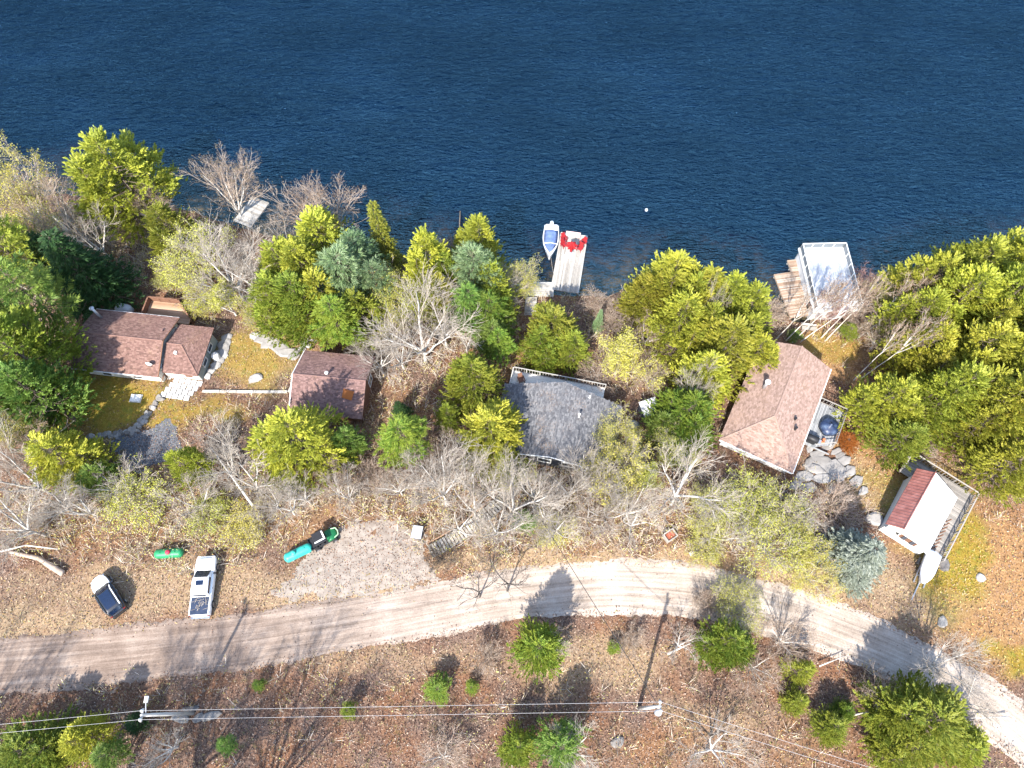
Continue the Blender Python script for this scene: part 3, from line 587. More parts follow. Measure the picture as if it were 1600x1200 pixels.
# right shore
for a in [(1232, 500, 9), (1252, 492, 10), (1266, 488, 10), (1300, 478, 9), (1318, 482, 8), (1338, 470, 10), (1222, 515, 7), (1358, 478, 9)]: pass
BIR = [(1210, 533, 8, 'leaning birch nearest the plank platforms'), (1228, 532, 9.5, 'white birch third from the left in front of the boathouse'), (1238, 535, 9.5, 'slim birch rising past the pale bench'), (1252, 533, 9, 'birch leaning over the pale bench'),
       (1283, 528, 9, 'birch left of the green shrub below the white roof deck'), (1290, 532, 10, 'birch leaning right in front of the white roof deck'), (1332, 522, 9, 'birch right of the green shrub below the boathouse'), (1340, 528, 10, 'birch right of the boathouse corner leaning to the yellow grove'),
       (1334, 594, 9, 'left of the two white birches behind the grey deck'), (1345, 592, 10.5, 'right of the two white birches behind the grey deck')]
for i, (a, b, h, lb) in enumerate(BIR): T('birch', a, b, h * 1.25, 2.4, lb, frac=0, leanv=(-4 - i % 3 * 3, 6 + i % 4 * 4))
T('redbush', 1296, 482, 4.6, 2.6, 'reddish twig bush in front of the white roof deck'); T('redbush', 1368, 448, 5, 3.0, 'reddish twig bush right of the boathouse'); T('bush', 1335, 500, 3.4, 2.6, 'brown bush between the boathouse and the yellow grove')
T('bush', 1205, 490, 3.4, 2.4, 'brown bush left of the plank platforms'); T('pine', 1325, 519, 2.6, 1.6, 'small green shrub below the white roof deck', 'bright', name='juniper_shrub', cat='shrub'); T('pine', 1242, 525, 1.6, 1.2, 'small green shrub beside the pale bench', 'pine', name='juniper_shrub', cat='shrub')
T('bud', 1395, 450, 7, 2.4, 'yellow budding tree at the water left of the big right grove'); T('brown', 1385, 520, 7, 2.8, 'brown bare tree behind the grey deck birches')
for a in [(1446, 450, 12, 4.2, 'outermost yellow conifer on the left of the right grove by the lake'), (1506, 432, 13, 5.0, 'tall yellow conifer on the lake side of the right grove'), (1575, 430, 13, 5.0, 'tall yellow conifer on the lake side at the right edge'),
          (1430, 500, 11, 4.0, 'yellow conifer on the left flank of the right grove level with the boathouse'), (1490, 480, 14, 4.8, 'broad yellow conifer in the middle of the right grove'), (1560, 480, 15, 5.2, 'broad yellow conifer at the right edge level with the boathouse'),
          (1440, 550, 11, 3.6, 'yellow green conifer above the grey deck on the grove edge'), (1515, 560, 13, 4.8, 'yellow conifer in the heart of the right grove'), (1585, 570, 14, 5.0, 'yellow conifer at the right edge level with the pink roof'),
          (1480, 620, 12, 4.4, 'yellow conifer above the white shed'), (1555, 640, 13, 4.8, 'broad yellow conifer up and right of the white shed'), (1600, 660, 13, 4.4, 'yellow conifer cut by the right edge above the shed deck'), (1525, 670, 9, 3.2, 'yellow green conifer touching the shed deck corner'),
          (1580, 725, 10, 3.8, 'lowest yellow conifer of the right grove beside the rusty field')]: T('cedar', *a, 'cedar', name='hemlock_tree')
T('cedar', 1385, 630, 9, 4.0, 'rounded olive tree right of the grey deck', 'cedar'); T('cedar', 1405, 690, 7, 3.2, 'low olive tree between the flagstones and the shed', 'cedar_green')
T('bush', 1445, 700, 2.5, 2.0, 'brown bush at the back corner of the shed deck')
# middle strip
T('cedar', 468, 688, 11, 4.8, 'large yellow green conifer covering the front of the brown garage', 'cedar', name='hemlock_tree'); T('cedar', 545, 690, 6, 2.2, 'dark conifer at the right front corner of the brown garage', 'pine', name='hemlock_tree')
T('pine', 630, 690, 9, 3.7, 'bright green pine right of the brown garage', 'bright'); T('spruce', 625, 640, 4, 1.3, 'little dark spruce behind the bright green pine', 'fir')
T('cedar', 98, 716, 8, 4.0, 'golden olive conifer left of the dark driveway', 'cedar'); T('cedar', 155, 745, 5, 2.4, 'low green conifer below the dark driveway', 'pine'); T('cedar', 290, 728, 7, 2.2, 'yellow green cedar at the right foot of the dark driveway', 'cedar')
T('bare', 345, 720, 8, 3.2, 'grey bare tree right of the dark driveway'); T('bare', 385, 750, 9, 3.6, 'bare tree fanning out below the big conifer by the garage', frac=.5); T('bare', 350, 690, 8, 2.4, 'thin grey tree below the timber edging')
T('budbush', 212, 788, 3.6, 3.6, 'big pale yellow bush above the two parked vehicles'); T('brown', 30, 690, 8, 3.4, 'brown twiggy tree at the left edge below the golden lawn')
T('bare', 25, 745, 10, 4.4, 'grey bare tree at the left edge level with the driveway'); T('bare', 15, 815, 10, 4.0, 'white limbed tree at the left edge above the straw verge'); T('bud', 20, 660, 8, 3.0, 'pale budding tree below the dark conifer at the left edge'); T('bush', 60, 820, 2.4, 2.2, 'olive bush beside the fallen trunk')
T('bare', 440, 785, 8, 3.0, 'pale bare tree above the green tank and buggy'); T('budbush', 390, 820, 3, 2.8, 'pale bush between the pickup and the teal tank'); T('budbush', 320, 805, 3, 2.6, 'straggly pale bush above the pickup'); T('bare', 420, 780, 7, 2.6, 'thin bare tree left of the budding tree above the tank')
T('bush', 580, 750, 4, 2.4, 'small pale bare tree above the gravel pad', frac=.5); T('brown', 520, 760, 5, 2.6, 'low brown tree above the green buggy'); T('bare', 690, 765, 11, 3.8, 'bare tree left of the plank stairs', frac=.5); T('bare', 740, 785, 11, 3.6, 'bare tree standing across the plank stairs', frac=.5)
T('bare', 805, 785, 11, 4.0, 'bare tree right of the plank stairs', frac=.5); T('brown', 700, 720, 7, 3.0, 'brown bare tree behind the plank stairs'); T('bare', 893, 755, 10, 3.0, 'slim pale tree in front of the grey roofed cottage windows', frac=.55); T('bare', 865, 770, 8, 2.0, 'thin pale tree left of the slim one before the grey cottage')
T('bud', 975, 735, 8, 3.4, 'yellow budding tree right of the grey cottage front'); T('bare', 985, 795, 8, 3.0, 'slender bare tree beside the bare tree by the road'); T('bare', 992, 815, 6, 3.0, 'low wide bare tree at the road edge'); T('bud', 1010, 745, 7, 2.6, 'olive budding tree left of the white vase shaped tree')
T('bare', 1070, 760, 11, 4.6, 'white vase shaped bare tree above the red box', frac=.55); T('bud', 1115, 800, 5, 2.6, 'olive budding tree right of the white vase shaped tree')
T('bud', 1190, 800, 6, 4.2, 'broad yellow budding tree below the pink roof'); T('bud', 1200, 845, 6, 4.2, 'broad pale budding tree by the road right of centre'); T('bare', 1140, 830, 8, 3.0, 'pale bare tree at the road left of the broad one'); T('bud', 1250, 860, 5, 3.0, 'pale budding tree left of the blue spruce'); T('bare', 1245, 800, 8, 2.6, 'pale bare tree left of the brown bush below the pink roof')
T('bush', 1300, 785, 3.4, 3.6, 'round brown bush below the flagstones'); T('spruce', 1345, 868, 7.5, 3.5, 'round blue grey spruce beside the white shed', 'blue_spruce')
T('budbush', 870, 835, 2.6, 2.4, 'pale bush at the road edge below the grey cottage'); T('budbush', 1100, 855, 2.2, 2.0, 'pale bush by the log at the road'); T('pine', 820, 815, 3, 1.6, 'small green pine beside the plank stairs', 'pine', name='juniper_shrub', cat='shrub')
T('snag', 745, 915, 9, 3.2, 'dark bare tree hanging over the road left of its twin', twig='dark_bark', frac=.75); T('snag', 792, 905, 9, 3.4, 'dark bare tree hanging over the road right of its twin', twig='dark_bark', frac=.75); T('bush', 690, 870, 2.6, 1.8, 'dark twiggy bush at the foot of the plank stairs', twig='dark_bark')
# south of the road
T('cedar', 840, 1015, 7.5, 2.7, 'bright green conifer on the south edge of the road at centre', 'bright', name='hemlock_tree'); T('bare', 868, 1010, 6, 1.4, 'thin white bare tree beside the bright conifer south of the road')
T('pine', 685, 1077, 2.6, 1.7, 'low bright green bush near the wires left of centre', 'bright', name='juniper_shrub', cat='shrub'); T('pine', 737, 1074, 1.6, .9, 'tiny green bush right of the low bright one', 'bright', name='juniper_shrub', cat='shrub')
T('cedar', 1135, 1005, 6.5, 2.7, 'yellow green conifer on the south edge of the road', 'bright', name='hemlock_tree'); T('bud', 1150, 950, 5, 2.6, 'half bare tree standing over the road edge above the yellow green conifer'); T('bush', 1115, 950, 3, 2.2, 'brown bush at the road edge')
T('bare', 1065, 1008, 4, 2.0, 'fallen looking white bare tree left of the yellow green conifer'); T('cedar', 1250, 1050, 4, 1.6, 'small olive conifer left of the big roadside conifer', 'cedar_green'); T('cedar', 1245, 1095, 3, 1.3, 'small olive conifer nearer the bottom left of the big one', 'cedar_green'); T('cedar', 1300, 1135, 3.5, 1.8, 'low green conifer at the bottom left of the big roadside conifer', 'cedar_green')
T('cedar', 1440, 1125, 8.5, 4.4, 'big olive conifer by the road at the bottom right', 'cedar_green', name='hemlock_tree'); T('cedar', 1415, 1165, 6, 3.2, 'olive conifer cut by the bottom edge below the big one', 'cedar_green', name='hemlock_tree'); T('cedar', 1505, 1170, 5, 2.4, 'olive conifer at the bottom edge beside the road', 'cedar_green', name='hemlock_tree')
T('bare', 1480, 1040, 9, 3.0, 'white bare tree leaning across the road at the right', frac=.5); T('bare', 1535, 1100, 6, 2.6, 'low bare tree on the road at the lower right'); T('brown', 1385, 1095, 5, 2.4, 'brown bare tree left of the big roadside conifer'); T('brown', 1230, 1000, 5, 2.8, 'brown bare tree on the road edge right of the yellow green conifer'); T('brown', 1185, 1040, 4.5, 2.4, 'grey brown bare tree below the yellow green conifer')
T('cedar', 130, 1158, 6, 2.3, 'bright green tree at the bottom left', 'cedar', name='hemlock_tree'); T('cedar', 48, 1172, 5.5, 3.6, 'green conifer in the bottom left corner', 'bright', name='hemlock_tree'); T('pine', 175, 1180, 5, 2.0, 'dark green pine at the bottom edge beside the bright tree', 'pine'); T('pine', 215, 1130, 3, 1.3, 'dark green pine below the left power pole', 'fir')
T('bare', 255, 1170, 5, 2.4, 'pale bare tree at the bottom edge right of the bright tree'); T('pine', 355, 1165, 3, 1.2, 'small green pine at the bottom edge', 'pine', name='juniper_shrub', cat='shrub'); T('pine', 545, 1110, 2.4, 1.0, 'small olive bush under the wires', 'bright', name='juniper_shrub', cat='shrub'); T('pine', 405, 1070, 1.8, .8, 'tiny green bush south of the pickup', 'bright', name='juniper_shrub', cat='shrub')
T('cedar', 875, 1165, 6, 2.6, 'green conifer at the bottom edge right of centre', 'pine', name='hemlock_tree'); T('cedar', 810, 1165, 5, 1.8, 'bright green conifer at the bottom edge at centre', 'bright', name='hemlock_tree'); T('bare', 890, 1175, 6, 2.8, 'pale bare tree at the bottom edge beside the green conifer'); T('bare', 1120, 1175, 6, 3.2, 'pale bare tree at the bottom edge below the right power pole'); T('brown', 690, 1185, 4, 2.4, 'brown bare tree at the bottom edge left of centre'); T('bush', 755, 1025, 3, 1.8, 'olive brown bush left of the bright conifer'); T('bush', 985, 1000, 2.2, 1.8, 'brown bush on the shaded road bank')
T('cedar', 1320, 1110, 2.4, 1.2, 'tiny green conifer above the low green one', 'bright'); T('pine', 960, 1012, 1.5, .9, 'tiny olive shrub on the bank right of the bright conifer', 'bright', name='juniper_shrub', cat='shrub')
# coloured shrubs
T('pine', 984, 684, 1.5, 1.0, 'orange red shrub at the right side of the grey roof', 'orange_leaves', name='orange_shrub', cat='shrub')

# fill between the groves, each where the photograph shows it
for a in [(1470, 475, 11, 3.2, 'slim yellow conifer squeezed between the broad ones by the lake in the right grove'), (1535, 462, 12, 3.2, 'slim yellow conifer between the two tallest of the right grove'), (1460, 515, 10, 3.0, 'small yellow conifer filling the gap behind the grove edge'), (1530, 520, 12, 3.2, 'small yellow conifer in the dark gap of the right grove'),
          (1590, 520, 12, 3.6, 'yellow conifer at the right edge between two broad ones'), (1500, 590, 11, 3.4, 'small yellow conifer uphill of the white shed'), (1560, 605, 12, 3.4, 'yellow conifer between the two broad ones at the right edge'), (1450, 590, 9, 3.2, 'yellow conifer beside the rounded olive tree')]: T('cedar', *a, 'cedar', name='hemlock_tree')
T('cedar', 1075, 478, 12, 3.0, 'slim yellow conifer between the two at the lake edge of the middle grove', 'cedar', name='hemlock_tree'); T('cedar', 1100, 520, 11, 3.2, 'yellow conifer filling the gap in the middle grove', 'cedar_green', name='hemlock_tree'); T('cedar', 1160, 530, 10, 3.0, 'yellow conifer above the top edge of the pink roof', 'cedar', name='hemlock_tree')
T('bare', 590, 560, 7, 2.8, 'white bare tree touching the right end of the garage roof', None); T('bud', 640, 470, 9, 3.4, 'beige budding tree behind the big spreading white tree'); T('bare', 725, 515, 9, 3.0, 'white bare tree at the right of the big spreading one'); T('bud', 420, 480, 6, 2.8, 'pale budding tree above the rock edge'); T('bud', 350, 465, 7, 3.4, 'pale budding tree left of the trunk foot above the yard')
T('bare', 620, 755, 7, 2.8, 'pale bare tree behind the gravel pad'); T('brown', 650, 740, 6, 2.8, 'brown bare tree right of the bright green pine'); T('bare', 850, 800, 7, 3.0, 'pale bare tree below the grey cottage windows'); T('brown', 920, 800, 6, 3.0, 'brown bare tree at the middle of the brush strip'); T('bud', 1060, 690, 6, 2.6, 'olive budding tree below the green conifer between the roofs')
T('bare', 930, 750, 9, 2.6, 'slender bare tree under the right corner of the grey roof'); T('bare', 770, 755, 8, 3.0, 'pale bare tree where the plank stairs end'); T('bare', 290, 780, 7, 2.8, 'pale bare tree right of the big yellow bush'); T('bare', 120, 790, 7, 2.8, 'grey bare tree by the dark fallen trunk'); T('bare', 85, 785, 8, 3.2, 'grey bare tree left of the big yellow bush')
T('bud', 1270, 900, 3.5, 2.4, 'pale bush on the road edge left of the blue spruce'); T('brown', 1020, 590, 5, 2.4, 'brown bare tree between the grey and pink roofs')
for k, a in [('cedar', (478, 430, 11, 3.6, 'yellow cedar between the pinkish brown tree and the blue green pines', 'cedar')), ('cedar', (432, 470, 9, 3.2, 'olive cedar right of the trunk foot above the yard', 'cedar_green')), ('pine', (590, 450, 9, 2.8, 'blue green pine under the narrow pointed spruce on its right', 'blue_pine')), ('cedar', (505, 470, 10, 3.4, 'olive yellow cedar between the blue green pines and the garage', 'cedar')),
             ('pine', (735, 490, 10, 3.0, 'green pine right behind the big spreading white tree', 'pine')), ('cedar', (765, 455, 10, 2.8, 'green cedar below the pale blue green pine by the lake', 'cedar_green')), ('cedar', (700, 440, 10, 2.4, 'olive cedar between the pointed yellow cedar and the pale pine', 'cedar_green')), ('pine', (770, 535, 8, 2.8, 'dark green pine left of the pale deck', 'pine')), ('cedar', (560, 490, 8, 2.8, 'green cedar behind the right end of the brown garage', 'cedar_green')),
             ('cedar', (700, 650, 5, 1.8, 'small olive cedar right of the bright green pine', 'cedar_green')), ('cedar', (895, 545, 7, 2.4, 'green conifer right of the one on the lake side of the grey roof', 'cedar_green')), ('cedar', (1040, 470, 12, 3.2, 'yellow conifer just inside the left of the middle grove', 'cedar')), ('cedar', (1060, 690, 5, 2.4, 'dark green conifer low between the roofs', 'pine'))]: T(k, *a)
for a in [(665, 740, 9, 3.0, 'pale bare tree leaning over the utility box'), (722, 742, 9, 3.2, 'grey bare tree behind the middle of the plank stairs'), (775, 815, 9, 3.2, 'pale bare tree in front of the plank stairs near the road'), (838, 760, 10, 3.0, 'tall bare tree covering the left windows of the grey cottage'),
          (870, 820, 7, 2.8, 'low bare tree by the road under the grey cottage'), (950, 790, 9, 3.2, 'bare tree halfway between the grey cottage and the road'), (915, 735, 8, 2.6, 'bare tree at the right front corner of the grey cottage'), (715, 815, 7, 2.8, 'bare tree over the lower end of the plank stairs'), (540, 770, 6, 2.6, 'bare tree just behind the top of the gravel pad'),
          (470, 770, 7, 2.6, 'bare tree below the big conifer at the garage'), (180, 750, 6, 2.8, 'bare tree below the dark driveway')]: T('bare', *a)
T('bud', 960, 690, 6, 2.6, 'yellow budding tree at the right end of the grey roof'); T('bud', 790, 745, 6, 2.4, 'yellow budding tree at the left end of the grey cottage front')
# tall bare trees south of the picture; they shade the road and the bank on the left
for i, (x, y, h) in enumerate([(-52, -9, 19), (-48, -11, 17), (-36, -11, 20), (-30, -8.5, 18), (-29, -10, 19), (-23, -9, 17)]):
    o = T('bare', 400, 1100, h, 5.5, 'tall bare tree behind the bottom edge, ' + ('leftmost', 'second from left', 'third from left', 'third from right', 'second from right', 'rightmost')[i] + ' of its row', group='tall trees behind the bottom edge'); o.location = (x, y - 2, tz(x, y - 2))
# ------------------------------------------------------------------ building materials
def stained(m, amt):
    nt, L = m.node_tree.nodes, m.node_tree.links; p = nt['Principled BSDF']; src = p.inputs['Base Color'].links[0].from_socket
    a = noise(nt, L, .45, 4, .65, coords(nt, L)); b = noise(nt, L, 7, 3, .7, coords(nt, L))
    f = ramp(nt, L, math_(nt, L, 'MULTIPLY', ramp(nt, L, a, [(0, 0, 0), (1, 1, 1)], [.48, .66]), ramp(nt, L, b, [(0, 0, 0), (1, 1, 1)], [.5, .62])), [(0, 0, 0), (amt,) * 3])
    L.new(mixc(nt, L, f, src, (.3, .19, .11)), p.inputs['Base Color']); return m
M['red_shingle'] = stained(simple('red_brown_shingles', [(0.099, 0.057, 0.046), (0.172, 0.097, 0.079), (0.249, 0.153, 0.125)], 6, .9, island=.42, bs=.2), 0.5)
M['dark_shingle'] = stained(simple('brown_shingles', [(0.088, 0.053, 0.048), (0.154, 0.091, 0.081), (0.220, 0.136, 0.121)], 6, .9, island=.42, bs=.2), 0.5)
M['pink_shingle'] = stained(simple('pink_brown_shingles', [(0.156, 0.103, 0.080), (0.244, 0.164, 0.133), (0.317, 0.223, 0.184)], 6, .9, island=.42, bs=.2), 0.5)
M['grey_shingle'] = stained(simple('grey_shingles', [(.056, .056, .06), (.112, .111, .117), (.19, .185, .183)], 6, .9, island=.42, bs=.2), 0.55)
M['white'] = simple('white_paint', flat((.66, .65, .62), .06), 3, .6)
M['cream'] = simple('cream_siding', [(.55, .52, .45), (.68, .65, .58), (.74, .71, .64)], 1.5, .75)
M['greengrey'] = simple('grey_green_siding', flat((.27, .29, .26)), 2, .75)
M['brownwood'] = simple('brown_stained_wood', [(.09, .045, .03), (.16, .08, .05), (.22, .12, .08)], 3, .8, stretch=(1, 8, 8))
M['darkwall'] = simple('dark_siding', [(.03, .035, .045), (.06, .065, .08), (.1, .1, .12)], 3, .7)
M['glass'] = simple('window_glass', flat((.035, .045, .06)), 2, .08, spec=.8)
M['deckwood'] = simple('weathered_planks', [(.19, .17, .145), (.33, .305, .27), (.46, .435, .395)], 1.3, .85, obj_var=.45, stretch=(.5, 6, 6), bs=.2)
M['brownplank'] = simple('tan_planks', [(.25, .15, .09), (.36, .23, .15), (.45, .31, .21)], 1.3, .85, obj_var=.45, stretch=(.5, 6, 6))
M['greyplank'] = simple('grey_planks', [(.24, .23, .21), (.38, .36, .33), (.5, .47, .42)], 1.3, .85, obj_var=.45, stretch=(.5, 6, 6))
M['darkplank'] = simple('dark_weathered_planks', [(.13, .12, .11), (.22, .2, .18), (.31, .28, .25)], 1.3, .85, obj_var=.45, stretch=(.5, 6, 6))
M['rustplank'] = simple('orange_stained_planks', [(.2, .115, .07), (.3, .22, .16), (.42, .36, .3)], 1.1, .85, obj_var=.5, stretch=(.5, 6, 6))
M['steel'] = simple('galvanised_steel', flat((.45, .46, .48)), 4, .4, metal=.7)
M['grey'] = simple('grey_plastic', flat((.36, .37, .39)), 3, .55)
M['black'] = simple('black_plastic', flat((.018, .018, .02)), 3, .5)
M['rubber'] = simple('rubber', flat((.02, .02, .021)), 6, .9)
M['redmetal'] = simple('red_sheet_metal', [(.19, .07, .055), (.27, .105, .085), (.34, .15, .125)], 1.5, .45, spec=.5)
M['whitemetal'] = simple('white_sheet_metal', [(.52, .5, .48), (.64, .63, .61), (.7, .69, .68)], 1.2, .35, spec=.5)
M['concrete'] = simple('pale_slabs', [(.3, .29, .28), (.46, .45, .43), (.6, .59, .57)], 1.3, .9, obj_var=.35, bs=.2, detail=6)
M['terracotta'] = simple('terracotta', flat((.42, .14, .06)), 3, .8)

def inpoly2(poly, x, y):
    r = False; n = len(poly)
    for i in range(n):
        (xa, ya), (xb, yb) = poly[i], poly[(i + 1) % n]
        if (ya > y) != (yb > y) and x < (xb - xa) * (y - ya) / (yb - ya) + xa: r = not r
    return r
def shingles(pts, tab=.3, ex=.15):
    """rows of tabs on one roof plane; pts[0] -> pts[1] is the eave"""
    P = [Vector(q) for q in pts]; u = (P[1] - P[0]).normalized(); n = u.cross(P[2] - P[0]).normalized()
    if n.z < 0: n = -n
    v = n.cross(u)
    if v.z < 0: v = -v
    q2 = [((q - P[0]).dot(u), (q - P[0]).dot(v)) for q in P]; mb = MB()
    x0, x1 = min(q[0] for q in q2), max(q[0] for q in q2); y1 = max(q[1] for q in q2); r = 0; y = 0.
    while y < y1:
        x = x0 - random.random() * tab
        while x < x1:
            w = tab * random.uniform(.75, 1.25)
            if inpoly2(q2, x + w / 2, y + ex * .5):
                h0 = random.uniform(.03, .06); a, b = max(x, x0), min(x + w - .02, x1)
                o = [P[0] + u * i + v * j + n * k for i, j, k in ((a, y - .01, h0), (b, y - .01, h0), (b, y + ex, .012), (a, y + ex, .012), (a, y - .01, .0), (b, y - .01, .0))]
                mb.add(o, [(0, 1, 2, 3), (4, 5, 1, 0)])
            x += w
        y += ex; r += 1
    return mb
def roof(root, planes, mat, t=.16, caps=(), name='roof'):
    mb = MB()
    for q in planes: mb.slab(q, t)
    r = part(name, mb, mat, root)
    for q in planes: part('shingles', shingles(q), mat, r, kind='stuff')
    for a, b in caps: part('ridge_cap', MB().tube(Vector(a) + Vector((0, 0, .02)), Vector(b) + Vector((0, 0, .02)), .09, n=6), mat, r)
    return r
def walls(root, poly, z0, z1, mat, gables=()):
    n = len(poly)
    for i in range(n):
        a, b = Vector(poly[i]), Vector(poly[(i + 1) % n]); d = (b - a); l = d.length; d.normalize(); o = Vector((d.y, -d.x))
        e = .006 * (i % 2)
        q = [a - d * e, b + d * e, b + d * e - o * .14, a - d * e - o * .14]
        mb = MB()
        if i in gables and gables[i]:
            f, zr = gables[i]; m = a + d * l * f
            vs = [(*p, z) for p in (a, b) for z in (z0, z1)]
            k = [(*a, z0), (*b, z0), (*b, z1), (*m, zr), (*a, z1)]; k2 = [(p[0] - o.x * .14, p[1] - o.y * .14, p[2]) for p in k]
            mb.add(k + k2, [(0, 1, 2, 3, 4), (9, 8, 7, 6, 5)] + [((j + 1) % 5, j, 5 + j, 5 + (j + 1) % 5) for j in range(5)])
        else: mb.prism(q, z0, z1)
        part('wall', mb, mat, root)
def opening(root, a, b, f, zc, w, h, name='window', frame='white', pane='glass'):
    """window or door on the wall a->b (outside on the right of a->b)"""
    a, b = Vector(a), Vector(b); d = (b - a).normalized(); o = Vector((d.y, -d.x)); c = a + (b - a) * f; ang = math.atan2(d.y, d.x)
    fr = MB()
    for dx, dz, ww, hh in ((0, h / 2 - .04, w, .09), (0, -h / 2 + .04, w, .09), (-w / 2 + .04, 0, .09, h - .18), (w / 2 - .04, 0, .09, h - .18)):
        p = c + d * dx + o * .03; fr.box((p.x, p.y, zc + dz), (ww, .1, hh), ang)
    r = part(name, fr, frame, root); p = c + o * .015
    part('pane' if name == 'window' else 'panel', MB().box((p.x, p.y, zc), (w - .18, .05, h - .18), ang), pane, r)
    return r
def deck(root, x0, x1, y0, y1, z, along='x', pw=.15, mat='deckwood', joint=4.0, th=.05, frame=True, clip=None):
    """plank by plank"""
    cache = {}
    L0, L1, C0, C1 = (x0, x1, y0, y1) if along == 'x' else (y0, y1, x0, x1); n = int((C1 - C0) / pw); k = 0
    for i in range(n):
        c = C0 + (i + .5) * (C1 - C0) / n; lo, hi = L0, L1
        if clip: lo, hi = clip(c, lo, hi)
        if hi - lo < .2: continue
        m = max(1, round((hi - lo) / joint)); off = (i % 2) * .5 / m if m > 1 else 0
        cuts = [0] + [(j + (.25 if i % 2 else 0)) / m for j in range(1, m)] + [1]
        for f0, f1 in zip(cuts[:-1], cuts[1:]):
            l = round((hi - lo) * (f1 - f0) - .012, 2); key = l
            if key not in cache: cache[key] = MB().box((0, 0, 0), (l, pw - .022, th)).mesh('plank', mat)
            s = lo + (hi - lo) * (f0 + f1) / 2; q = (s, c) if along == 'x' else (c, s)
            link('plank', cache[key], root, (q[0], q[1], z + random.uniform(-.006, .006)), 0 if along == 'x' else math.pi / 2); k += 1
    if frame:
        fr = MB()
        for c in (L0 + .12, (L0 + L1) / 2, L1 - .12):
            if along == 'x': fr.box((c, (y0 + y1) / 2, z - .14), (.08, y1 - y0 - .04, .2))
            else: fr.box(((x0 + x1) / 2, c, z - .14), (x1 - x0 - .04, .08, .2))
        part('joist', fr, mat, root)
def railing(root, pts, z, h=1.0, mat='deckwood', step=1.6, balusters=0, panel=None, top=.1):
    for a, b in zip(pts[:-1], pts[1:]):
        a, b = Vector(a), Vector(b); d = b - a; l = d.length; ang = math.atan2(d.y, d.x); m = (a + b) / 2
        part('rail', MB().box((m.x, m.y, z + h), (l + .08, top, .05), ang), mat, root); part('rail', MB().box((m.x, m.y, z + .12), (l, .05, .05), ang), mat, root)
        n = max(1, round(l / step)); pm = MB().box((0, 0, (h - .03) / 2), (.09, .09, h - .03)).mesh('post', mat)
        for i in range(n + 1): q = a + d * i / n; link('post', pm, root, (q.x, q.y, z), ang)
        if balusters:
            bm_ = MB().box((0, 0, h / 2), (.04, .04, h - .2)).mesh('baluster', mat); k = int(l / balusters)
            for i in range(1, k): q = a + d * i / k; link('baluster', bm_, root, (q.x, q.y, z), ang)
        if panel:
            for i in range(n):
                q = a + d * (i + .5) / n; part('panel', MB().box((q.x, q.y, z + h * .5), (l / n - .14, .03, h - .24), ang), panel, root)

# ------------------------------------------------------------------ left cottage
def house(name, label, c, rz, cat='house'):
    z0 = tz(*c); return thing(name, label, cat, (c[0], c[1], z0), R(rz)), z0
H1, z0 = house('cottage', 'red brown shingled cottage with a lower hipped wing beside the golden lawn', (-44.2, 38.45), -6.7)
e, rg = .12 - z0, 1.62 - z0; L, Wd = 5.0, 3.85
walls(H1, [(-L + .4, -Wd + .45), (L - .4, -Wd + .45), (L - .4, Wd - .45), (-L + .4, Wd - .45)], -1.4, e + .08, 'cream', {1: (.5, rg - .1), 3: (.5, rg - .1)})
roof(H1, [[(-L, -Wd, e), (L, -Wd, e), (L, 0, rg), (-L, 0, rg)], [(L, Wd, e), (-L, Wd, e), (-L, 0, rg), (L, 0, rg)]], 'red_shingle', caps=[((-L, 0, rg), (L, 0, rg))])
part('fascia', MB().tube((L + .06, -Wd, e - .02), (L + .06, 0, rg), .07, n=4).tube((L + .06, Wd, e - .02), (L + .06, 0, rg), .07, n=4), 'brownwood', H1)
[part('gutter', MB().box((0, s * (Wd + .06), e - .08), (2 * L, .1, .1)), 'white', H1) for s in (-1, 1)]
for f in (.3, .7): opening(H1, (-L + .4, -Wd + .45), (L - .4, -Wd + .45), f, 1.1, 1.2, .9)
part('roof_vent', MB().box((4.2, 1.5, e + (rg - e) * .61 + .1), (.25, .25, .2)), 'dark_shingle', H1)
dish = part('satellite_dish', MB().tube((L - .9, -Wd + 1.0, e + .3), (L - .9, -Wd + 1.0, e + 1.0), .04), 'steel', H1); part('reflector', MB().lathe([(.02, 0), (.25, .03), (.38, .12)], 14, 'Y', (L - .9, -Wd + .95, e + 1.0)), 'white', dish)
ch = part('chimney', MB().tube((-L + 1.4, Wd - 1.3, e), (-L + 1.4, Wd - 1.3, rg + 1.1), .16, n=12), 'steel', H1, True); part('rain_cap', MB().lathe([(.28, rg + 1.14), (.28, rg + 1.2), (.05, rg + 1.34)], 12, 'Z', (-L + 1.4, Wd - 1.3, 0)), 'steel', ch)
# wing with a hip end
we, wr = -.16 - z0, .98 - z0; x0, x1, y0, y1 = L + .1, L + 4.25, -3.05, 3.15; ym = .05; xa = x1 - 2.4
walls(H1, [(x0 - .4, y0 + .4), (x1 - .4, y0 + .4), (x1 - .4, y1 - .4), (x0 - .4, y1 - .4)], -1.4, we + .05, 'cream')
roof(H1, [[(x0, y0, we), (x1, y0, we), (xa, ym, wr), (x0, ym, wr)], [(x1, y1, we), (x0, y1, we), (x0, ym, wr), (xa, ym, wr)], [(x1, y0, we), (x1, y1, we), (xa, ym, wr)]], 'red_shingle',
     caps=[((x0, ym, wr), (xa, ym, wr)), ((xa, ym, wr), (x1, y0, we)), ((xa, ym, wr), (x1, y1, we))], name='wing_roof')
part('siding', MB().box((x1 - .38, .05, (we - 1.3) / 2 - .02), (.06, y1 - y0 - .9, we + 1.2)), 'greengrey', H1)
part('roof_vent', MB().box((x0 + 1.3, -.9, wr - .22), (.3, .3, .28)), 'white', H1)
for q in (.35, .7, ): opening(H1, (x1 - .33, y0 + .4), (x1 - .33, y1 - .4), q, 1.2, 1.1, .8)
